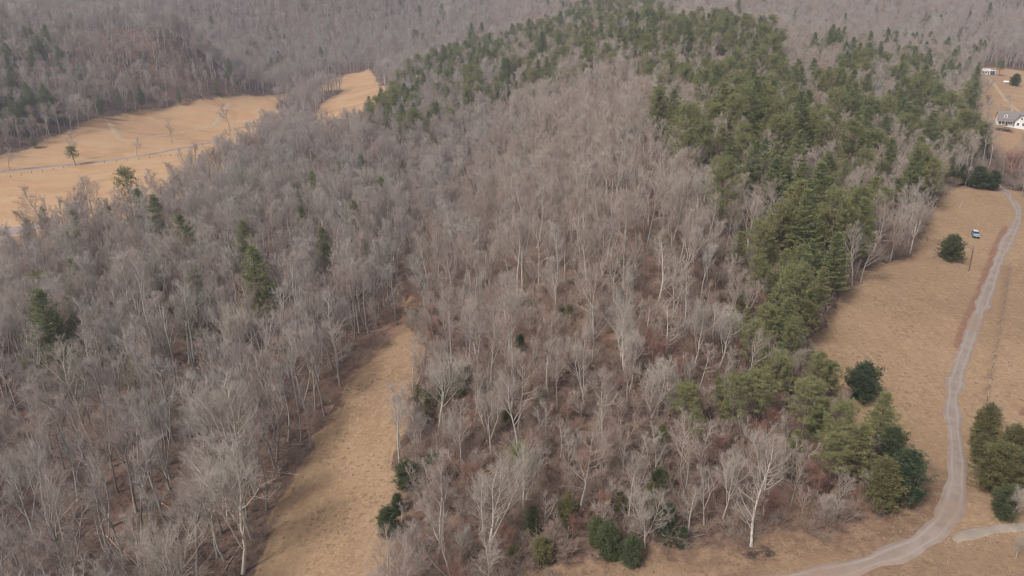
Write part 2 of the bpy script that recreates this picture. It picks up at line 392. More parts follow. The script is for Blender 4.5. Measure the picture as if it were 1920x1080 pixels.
def hgrid_np(x, y):
    i = np.clip(np.searchsorted(gx, x)-1, 0, nx-2); j = np.clip(np.searchsorted(gy, y)-1, 0, ny-2)
    a = (x-gx[i])/(gx[i+1]-gx[i]); b = (y-gy[j])/(gy[j+1]-gy[j])
    return (GZ[j, i]*(1-a)+GZ[j, i+1]*a)*(1-b)+(GZ[j+1, i]*(1-a)+GZ[j+1, i+1]*a)*b
def at(u, v):
    x, y, z = ground_at(u, v); return x, y, hgrid(x, y)

# ------------------------------------------------------------------ roads: gravel ribbons laid on the ground
def road_material(name, base, worn, edge, ruts=True):
    k = NT(name); co = k.pos(); c_ = k.attr('across')
    n1 = k.noise(co, .35, 4, .6); n2 = k.noise(co, 3.5, 4, .7); n3 = k.noise(co, .06, 3)
    c = k.mix(k.ramp(n1, .35, .65), base, tuple(x*.8 for x in base))
    ab = k.math('ABSOLUTE', c_)
    if ruts:
        rut = k.math('SUBTRACT', 1., k.math('MULTIPLY', k.math('ABSOLUTE', k.math('SUBTRACT', ab, .45)), 5.))
        rut = k.ramp(k.math('ADD', rut, k.math('MULTIPLY', k.math('SUBTRACT', n1, .5), 1.2)), .1, .8)
        c = k.mix(k.math('MULTIPLY', rut, .38), c, worn)
    c = k.mix(k.ramp(n3, .5, .66, 0, .55), c, edge)
    c = k.mix(k.ramp(k.math('ADD', ab, k.math('MULTIPLY', k.math('SUBTRACT', n1, .5), .6)), .78, 1.0, 0, .9), c, edge)
    c = k.mix(k.ramp(n2, .55, .75, 0, .35), c, tuple(x*.6 for x in base))
    return k.finish(c, .95, .05, n2, .5, .08)
M['gravel'] = road_material('grey gravel', (.275, .220, .190), (.35, .295, .26), (.25, .165, .12))
M['stones'] = road_material('pale stones', (.33, .275, .23), (.40, .35, .31), (.22, .155, .11), False)
M['asphalt'] = road_material('weathered asphalt', (.27, .22, .215), (.30, .25, .24), (.32, .24, .18), False)
M['dirt'] = road_material('pale dirt', (.40, .29, .19), (.43, .33, .23), (.36, .24, .145))
def ribbon(name, path, width, mat, lift=.07, jit=.25, seed=0, na=8):
    t = np.gradient(path, axis=0); t /= np.linalg.norm(t, axis=1)[:, None]; nrm = np.stack([-t[:, 1], t[:, 0]], -1)
    s = np.linspace(-1, 1, na+1); V = []; A = []
    wv = width/2*(1+jit*(vnoise(path[:, 0], path[:, 1], 4, 11+seed)-.5))
    for i, p in enumerate(path):
        zc = hgrid(p[0], p[1])
        for a in s:
            x, y = p+nrm[i]*a*wv[i]; z = hgrid(x, y)
            V.append((x, y, z+lift*(1-.9*abs(a)**4)-(.10 if abs(a) > .99 else 0)+.03*(abs(abs(a)-.45) > .25)*(abs(a) < .9))); A.append(a)
    n = len(path); w_ = na+1; I = np.arange(n*w_).reshape(n, w_)
    Q_ = np.stack([I[:-1, :-1], I[:-1, 1:], I[1:, 1:], I[1:, :-1]], -1).reshape(-1, 4)
    me = mesh_np(name, V, Q_, [mat], smooth=True)
    at_ = me.attributes.new('across', 'FLOAT', 'POINT'); at_.data.foreach_set('value', np.array(A, np.float32))
    return tag(link(name, me), kind='structure')
ribbon('gravel_road', LANE, 3.1, M['gravel'], .12, .9)
ribbon('stony_track', TRACK_R, 1.7, M['stones'], .10, 1.7, 3)
ribbon('country_road', LROAD, 5.5, M['asphalt'], .22, .1, 1)
ribbon('dirt_track', LTRACK, 5.0, M['dirt'], .2, .4, 2)
ribbon('farm_track', FTRACK, 3.2, M['dirt'], .2, .4, 4)
PAVE = smooth_path([(-120,452),(-30,440),(30,432),(75,424),(110,416)], 3)
ribbon('paved_yard', PAVE, 14, M['asphalt'], .2, .5, 5)

# ------------------------------------------------------------------ trees: meshes
def frames(d):
    d = d/np.maximum(np.linalg.norm(d, axis=-1, keepdims=True), 1e-9)
    h = np.where(np.abs(d[..., 2:3]) > .9, np.array([1., 0, 0]), np.array([0, 0, 1.]))
    a = np.cross(d, h); a /= np.linalg.norm(a, axis=-1, keepdims=True); return d, a, np.cross(d, a)
def segs_mesh(S, n):
    """S: (N,8) p0,p1,r0,r1 -> open n-sided tubes"""
    S = np.asarray(S, float); p0, p1 = S[:, :3], S[:, 3:6]; d, a, b = frames(p1-p0)
    th = 2*math.pi*np.arange(n)/n; cs, sn = np.cos(th), np.sin(th)
    ring = a[:, None]*cs[None, :, None]+b[:, None]*sn[None, :, None]
    V = np.concatenate([p0[:, None]+ring*S[:, 6, None, None], p1[:, None]+ring*S[:, 7, None, None]], 1).reshape(-1, 3)
    i = np.arange(n); j = (i+1) % n
    T = np.concatenate([np.stack([i, j, n+j], -1), np.stack([i, n+j, n+i], -1)])
    T = (T[None]+(np.arange(len(S))*2*n)[:, None, None]).reshape(-1, 3)
    return V, T
def cones_mesh(S):
    S = np.asarray(S, float); p0, p1 = S[:, :3], S[:, 3:6]; d, a, b = frames(p1-p0)
    th = 2*math.pi*np.arange(3)/3
    ring = a[:, None]*np.cos(th)[None, :, None]+b[:, None]*np.sin(th)[None, :, None]
    V = np.concatenate([p0[:, None]+ring*S[:, 6, None, None], p1[:, None]], 1).reshape(-1, 3)
    T = np.array([[0, 1, 3], [1, 2, 3], [2, 0, 3]]); T = (T[None]+(np.arange(len(S))*4)[:, None, None]).reshape(-1, 3)
    return V, T
def join(parts):
    V = []; T = []; b = 0
    for v, t in parts:
        if len(v): V.append(v); T.append(t+b); b += len(v)
    return np.concatenate(V), np.concatenate(T)
def path(p, d, L, n, up, wob, g):
    pts = [np.array(p, float)]; d = np.array(d, float); d /= np.linalg.norm(d)
    for i in range(n):
        d = d+np.array([g.normal()*wob, g.normal()*wob, up+g.normal()*wob]); d /= np.linalg.norm(d)
        pts.append(pts[-1]+d*L/n)
    return np.array(pts)
def child_dir(d, ang, az):
    _, a, b = frames(np.array(d)[None]); d = d/np.linalg.norm(d)
    return d*math.cos(ang)+(a[0]*math.cos(az)+b[0]*math.sin(az))*math.sin(ang)
def trunk_mesh(pts, r0, r1, n=8, flare=1.5):
    pts = np.array(pts); m = len(pts); V = []
    d = np.gradient(pts, axis=0); d, a, b = frames(d)
    for i in range(m):
        t = i/(m-1); r = r0*(1-t)**.9+r1*t
        if i == 0: r *= flare
        for k_ in range(n):
            th = 2*math.pi*k_/n; V.append(pts[i]+(np.array([1, 0, 0])*math.cos(th)+np.array([0, 1, 0])*math.sin(th))*r*(1+.08*math.sin(3*th+i)))
    I = np.arange(m*n).reshape(m, n); J = np.roll(I, -1, 1)
    T = np.concatenate([np.stack([I[:-1], J[:-1], J[1:]], -1).reshape(-1, 3), np.stack([I[:-1], J[1:], I[1:]], -1).reshape(-1, 3)])
    return np.array(V), T
def bare_tree(seed, H=23, start=.45, limbs=15, spread=.30, rad=.29, fork=0., asc=.14, sub=(6, 5, 5), wob=.09, ang=(.5, .95), tw=1.0):
    g = np.random.default_rng(seed)
    trunk_p = path((0, 0, -.6), (g.normal()*.04, g.normal()*.04, 1), H*.9, 11, .12, .07, g)
    tv, tt = trunk_mesh(trunk_p, rad, .035)
    big, s3, tips = [], [], []
    def add(pts, r0, r1, dst):
        m = len(pts)-1
        for i in range(m):
            ra = r0+(r1-r0)*i/m; rb = r0+(r1-r0)*(i+1)/m
            dst.append((*pts[i], *pts[i+1], ra, rb))
    starts = []
    if fork > 0:
        for q in range(int(fork)):
            z = g.uniform(.18, .45); i = z*11; p = trunk_p[int(i)]+(trunk_p[int(i)+1]-trunk_p[int(i)])*(i % 1)
            az = g.uniform(0, 6.28)
            pts = path(p, (math.cos(az)*.45, math.sin(az)*.45, 1), H*(.92-z*.9), 8, .12, .06, g)
            add(pts, rad*.62*(1-z*.5), .03, big); starts.append(pts)
    def at_(pts, t):
        x = t*(len(pts)-1); i = min(int(x), len(pts)-2); return pts[i]+(pts[i+1]-pts[i])*(x-i), pts[i+1]-pts[i]
    def limb(axisp, t, H_, r, L):
        p, d = at_(axisp, t); az = g.uniform(0, 6.28)
        dd = child_dir(d, g.uniform(*ang), az)
        l1 = path(p, dd, L, 5, asc, wob, g); add(l1, r, .022, big)
        for a in range(int(sub[0]*(.6+.6*L/(H*spread)))):
            t2 = g.uniform(.22, 1.); p2, d2 = at_(l1, t2); L2 = L*(.62-.30*t2)*g.uniform(.7, 1.25)
            l2 = path(p2, child_dir(d2, g.uniform(.45, .95), g.uniform(0, 6.28)), L2, 3, asc*.9, wob*1.2, g); add(l2, max(.026, r*.45*(1.1-t2)), .014, s3)
            for b in range(sub[1]):
                t3 = g.uniform(.2, 1.); p3, d3 = at_(l2, t3); L3 = L2*g.uniform(.35, .6)*(1.15-.4*t3)
                l3 = path(p3, child_dir(d3, g.uniform(.4, .9), g.uniform(0, 6.28)), L3, 2, asc*.8, wob*1.2, g); add(l3, .0115, .006, s3)
                for c in range(sub[2]):
                    t4 = g.uniform(.15, 1.); p4, d4 = at_(l3, t4); dd4 = child_dir(d4, g.uniform(.3, .85), g.uniform(0, 6.28)); dd4[2] += .25
                    tips.append((*p4, *(p4+dd4*g.uniform(.5, 1.25)*min(1.3, .5+L3*.5)), .0064*tw, 0))
    axes = [(trunk_p, limbs, start)]+[(s, int(limbs*.55), .3) for s in starts]
    for ap, nl, st in axes:
        for q in range(nl):
            t = st+(1-st)*((q+.6)/nl)**.85
            if t > .99: t = .99
            L = H*spread*(1.08-.72*(t-st)/(1-st+.01))*g.uniform(.7, 1.2); limb(ap, t, H, max(.06, rad*.5*(1.2-t)), L)
    cv = join([segs_mesh(big, 5), segs_mesh(s3, 3), cones_mesh(tips)])
    return (tv, tt), cv
def brush(seed, H=3.0, n=9, spread=.6):
    g = np.random.default_rng(seed); s3, tips = [], []
    for i in range(n):
        az = g.uniform(0, 6.28); r = g.uniform(0, .5)*spread*H*.4
        pts = path((r*math.cos(az), r*math.sin(az), -.1), (math.cos(az)*spread, math.sin(az)*spread, 1), H*g.uniform(.6, 1.), 3, .05, .15, g)
        for j in range(3): s3.append((*pts[j], *pts[j+1], .028-.007*j, .021-.007*j))
        for j in range(11):
            t = g.uniform(.25, 1)*3; k_ = min(int(t), 2); p = pts[k_]+(pts[k_+1]-pts[k_])*(t-k_)
            d = child_dir(pts[k_+1]-pts[k_], g.uniform(.4, 1.), g.uniform(0, 6.28)); L = H*g.uniform(.15, .38)
            s3.append((*p, *(p+d*L), .012, .006))
            for m in range(5):
                q = p+d*L*g.uniform(.2, 1); d5 = child_dir(d, g.uniform(.4, 1.), g.uniform(0, 6.28)); tips.append((*q, *(q+d5*g.uniform(.25, .6)), .010, 0))
    return join([segs_mesh(s3, 3), cones_mesh(tips)])
def needles(C, D, size, K, width, g, flat=.5):
    """K narrow leaf faces round every tuft centre C with axis D"""
    N = len(C); C = np.repeat(C, K, 0); D = np.repeat(D, K, 0); s = np.repeat(size, K)
    rnd = g.normal(size=(N*K, 3)); rnd[:, 2] *= flat; d = D*1.0+rnd*.75; d /= np.linalg.norm(d, axis=1)[:, None]
    off = g.normal(size=(N*K, 3))*s[:, None]*.32; off[:, 2] *= flat
    L = s*g.uniform(.5, 1., N*K)
    _, a, b = frames(d); ph = g.uniform(0, 6.28, N*K)[:, None]; sd_ = a*np.cos(ph)+b*np.sin(ph)
    p = C+off; wd = (s*width*g.uniform(.6, 1.3, N*K))[:, None]
    V = np.stack([p-sd_*wd, p+sd_*wd, p+d*L[:, None]], 1).reshape(-1, 3)
    return V, np.arange(N*K*3).reshape(-1, 3)
def conifer(seed, H=18, kind='wpine'):
    g = np.random.default_rng(seed)
    tp = path((0, 0, -.5), (g.normal()*.03, g.normal()*.03, 1), H*.97, 9, .15, .02, g)
    tv, tt = trunk_mesh(tp, H*.0135, .03, 7)
    br, C, D, S_ = [], [], [], []
    def on(t):
        x = t*9; i = min(int(x), 8); return tp[i]+(tp[i+1]-tp[i])*(x-i)
    if kind == 'wpine':
        nw = int(H*1.25); st = .2
        for w_ in range(nw):
            t = st+(1-st)*(w_+g.uniform(-.3, .3))/nw; t = min(max(t, st), .985)
            prof = (1-t)**.75*(.55+.45*min(1, (t-st)/.15+.25))
            p = on(t); a0 = g.uniform(0, 6.28); sector = g.uniform(.75, 1.15)
            for q in range(g.integers(4, 7)):
                az = a0+q*6.28/5+g.normal()*.25; L = H*.30*prof*g.uniform(.6, 1.2)*sector+.35
                pts = path(p, (math.cos(az), math.sin(az), .12+.35*t), L, 4, .07, .05, g)
                for j in range(4): br.append((*pts[j], *pts[j+1], .05*(1-j/4.5)*(1.1-t)+.012, .05*(1-(j+1)/4.5)*(1.1-t)+.01))
                m = max(3, int(L*2.6))
                for j in range(m):
                    tt_ = .25+.75*(j+.5)/m; x = tt_*4; i = min(int(x), 3); c = pts[i]+(pts[i+1]-pts[i])*(x-i); dd = pts[i+1]-pts[i]; dd /= np.linalg.norm(dd)
                    lat = np.array([-dd[1], dd[0], 0]); sgn = 1 if j % 2 else -1
                    wl = L*.28*(1-abs(tt_-.55))*g.uniform(.3, 1.1)
                    C.append(c+lat*sgn*wl); D.append(dd*.7+lat*sgn*.6+np.array([0, 0, .12])); S_.append(.60*g.uniform(.7, 1.2))
        K = 20; width = .085; flat = .38
    elif kind == 'vpine':       # open clumpy rounded crown on a bare stem
        st = .36; nb = 58
        for q in range(nb):
            t = st+(1-st)*(q/nb)**.8*.98; p = on(t)
            az = q*2.4+g.normal()*.4; rr = math.sin(min(1, (1-t)/(1-st)*1.05+.12)*math.pi*.62)
            L = H*.235*rr*g.uniform(.6, 1.3)+.4
            pts = path(p, (math.cos(az), math.sin(az), .25+.5*t), L, 3, .12, .12, g)
            for j in range(3): br.append((*pts[j], *pts[j+1], .055*(1-j/3.3), .055*(1-(j+1)/3.3)))
            for j in range(10):
                tt_ = g.uniform(.4, 1.08); x = min(tt_, 1)*3; i = min(int(x), 2); c = pts[i]+(pts[i+1]-pts[i])*(x-i)
                o = g.normal(size=3)*.42; o[2] = abs(o[2])*.7; C.append(c+o); D.append(o/np.linalg.norm(o)*.7+np.array([0, 0, .5])); S_.append(.52*g.uniform(.7, 1.2))
        K = 26; width = .062; flat = .8
    else:                        # cedar / holly: dense to the ground
        nb = 190 if H < 9 and kind != 'x' else 190; 
        for q in range(nb):
            t = .06+.93*(q/nb); p = on(t)
            az = q*2.4+g.normal()*.5
            prof = (math.sin(min(1, (1-t)*1.25+.05)*math.pi*.55)**.8)
            L = H*(.27 if kind == 'cedar' else .37)*prof*g.uniform(.6, 1.15)*(1+.22*math.sin(3*az+seed)*math.sin(t*9+az))+.15
            pts = path(p, (math.cos(az), math.sin(az), .55 if kind == 'cedar' else .3), L, 3, .12, .08, g)
            for j in range(3): br.append((*pts[j], *pts[j+1], .03*(1-j/3.3), .03*(1-(j+1)/3.3)))
            m = max(4, int(L*3.8))
            for j in range(m):
                tt_ = .3+.72*(j+.5)/m; x = min(tt_, 1)*3; i = min(int(x), 2); c = pts[i]+(pts[i+1]-pts[i])*(x-i)
                o = g.normal(size=3)*.2; dd = pts[i+1]-pts[i]; dd /= np.linalg.norm(dd)
                C.append(c+o); D.append(dd+o*1.5+np.array([0, 0, .35])); S_.append(.38*g.uniform(.7, 1.25)*(H/8)**.4)
        K = 13; width = .12; flat = .8
    C, D, S_ = np.array(C), np.array(D), np.array(S_); D /= np.linalg.norm(D, axis=1)[:, None]
    fol = needles(C, D, S_, K, width, g, flat)
    return (tv, tt), segs_mesh(br, 3), fol

VAR = {}   # variant -> dict(trunk, crown (mesh), all (joined mesh), H)
def reg(name, kind, H, trunk, crown_parts, m_trunk, m_list):
    """crown_parts: list of (V,T) with one material each"""
    t = mesh_np(name+' trunk', trunk[0], trunk[1], [m_trunk], smooth=True) if trunk else None
    cv, ct = join(crown_parts); mi = np.concatenate([np.full(len(p[1]), i) for i, p in enumerate(crown_parts)])
    c = mesh_np(name+' crown', cv, ct, m_list, mi)
    allp = ([trunk] if trunk else [])+crown_parts
    av, at2 = join(allp); ml = ([m_trunk] if trunk else [])+m_list
    mi = np.concatenate([np.full(len(p[1]), i) for i, p in enumerate(allp)])
    a = mesh_np(name, av, at2, ml, mi)
    VAR[name] = dict(kind=kind, H=H, trunk=t, crown=c, all=a)
BARE = [
 dict(seed=1, H=20, start=.38, limbs=15, spread=.29, sub=(6, 5, 5), rad=.24),
 dict(seed=2, H=19, start=.34, limbs=14, spread=.30, fork=1, sub=(6, 5, 5), rad=.25),
 dict(seed=3, H=22, start=.48, limbs=13, spread=.26, rad=.28, sub=(6, 5, 5)),
 dict(seed=4, H=18, start=.30, limbs=13, spread=.30, fork=2, rad=.23, sub=(6, 4, 5)),
 dict(seed=5, H=20, start=.40, limbs=15, spread=.28, asc=.2, ang=(.35, .75), sub=(6, 5, 5), rad=.22),
 dict(seed=6, H=19, start=.40, limbs=14, spread=.31, asc=.08, ang=(.7, 1.2), wob=.15, sub=(6, 5, 5), rad=.26),
 dict(seed=7, H=15, start=.28, limbs=14, spread=.28, rad=.15, sub=(5, 4, 5)),
 dict(seed=8, H=13, start=.24, limbs=13, spread=.28, rad=.12, fork=1, sub=(5, 4, 4)),
 dict(seed=9, H=21, start=.45, limbs=12, spread=.24, rad=.21, fork=1, wob=.12, sub=(6, 4, 5)),
 dict(seed=10, H=17, start=.32, limbs=15, spread=.34, rad=.25, ang=(.6, 1.1), wob=.14, sub=(6, 5, 5)),
]
for i, kw in enumerate(BARE):
    tr, cr = bare_tree(**kw); reg(f'bare {i}', 'bare', kw['H'], tr, [cr], M['bark'], [M['twig']])
for i, kw in enumerate([dict(seed=21, H=17, start=.2, limbs=20, spread=.36, rad=.27, ang=(.9, 1.35), asc=.10),
                        dict(seed=22, H=20, start=.3, limbs=16, spread=.34, rad=.26, fork=2, ang=(.5, .9)),
                        dict(seed=23, H=13, start=.15, limbs=18, spread=.40, rad=.2, fork=2, ang=(.6, 1.1))]):
    tr, cr = bare_tree(**kw); reg(f'pale {i}', 'pale', kw['H'], tr, [cr], M['bark_pale'], [M['twig_pale']])
for i, kw in enumerate([dict(seed=31, H=8, start=.12, limbs=18, spread=.42, rad=.09, fork=2, sub=(5, 4, 4)),
                        dict(seed=32, H=10, start=.2, limbs=16, spread=.34, rad=.09, fork=1, sub=(5, 4, 4))]):
    tr, cr = bare_tree(**kw); reg(f'sapling {i}', 'sapling', kw['H'], tr, [cr], M['bark'], [M['twig'] if i else M['twig_red']])
for i in range(3):
    cr = brush(50+i, 2.2+i*.9, 10+i*2, .8-.15*i); reg(f'brush {i}', 'brush', 2.2+i*.9, None, [cr], None, [M['brush']])
for i, (s, H) in enumerate([(61, 19), (62, 21), (63, 16), (64, 18)]):
    tr, b, f = conifer(s, H, 'wpine'); reg(f'wpine {i}', 'wpine', H, tr, [b, f], M['bark_dark'], [M['bark_dark'], M['wpine'] if i % 2 else M['pine']])
for i, (s, H) in enumerate([(71, 19), (72, 17), (73, 15)]):
    tr, b, f = conifer(s, H, 'vpine'); reg(f'vpine {i}', 'vpine', H, tr, [b, f], M['bark_dark'], [M['bark_dark'], M['pine']])
for i, (s, H, kd) in enumerate([(81, 8, 'cedar'), (82, 7, 'cedar'), (83, 8, 'holly'), (84, 8, 'cedar'), (85, 9, 'holly')]):
    tr, b, f = conifer(s, H, kd); reg(f'cedar {i}', 'cedar', H, tr, [b, f], M['bark_dark'], [M['bark_dark'], M['cedar_olive' if i > 2 else 'cedar']])
print('tris', sum(len(v['all'].polygons) for v in VAR.values()), {k: len(v['all'].polygons) for k, v in VAR.items()})
VN = list(VAR)

def place_tree(name, var, x, y, z, scale, rz, tilt=(0, 0), cname='crown'):
    d = VAR[var]
    r = empty(name, (x, y, z), rz); r.rotation_euler = (tilt[0], tilt[1], rz); r.scale = (scale[0], scale[0], scale[1])
    if d['trunk']: link('trunk', d['trunk'], r)
    link(cname, d['crown'], r)
    return r

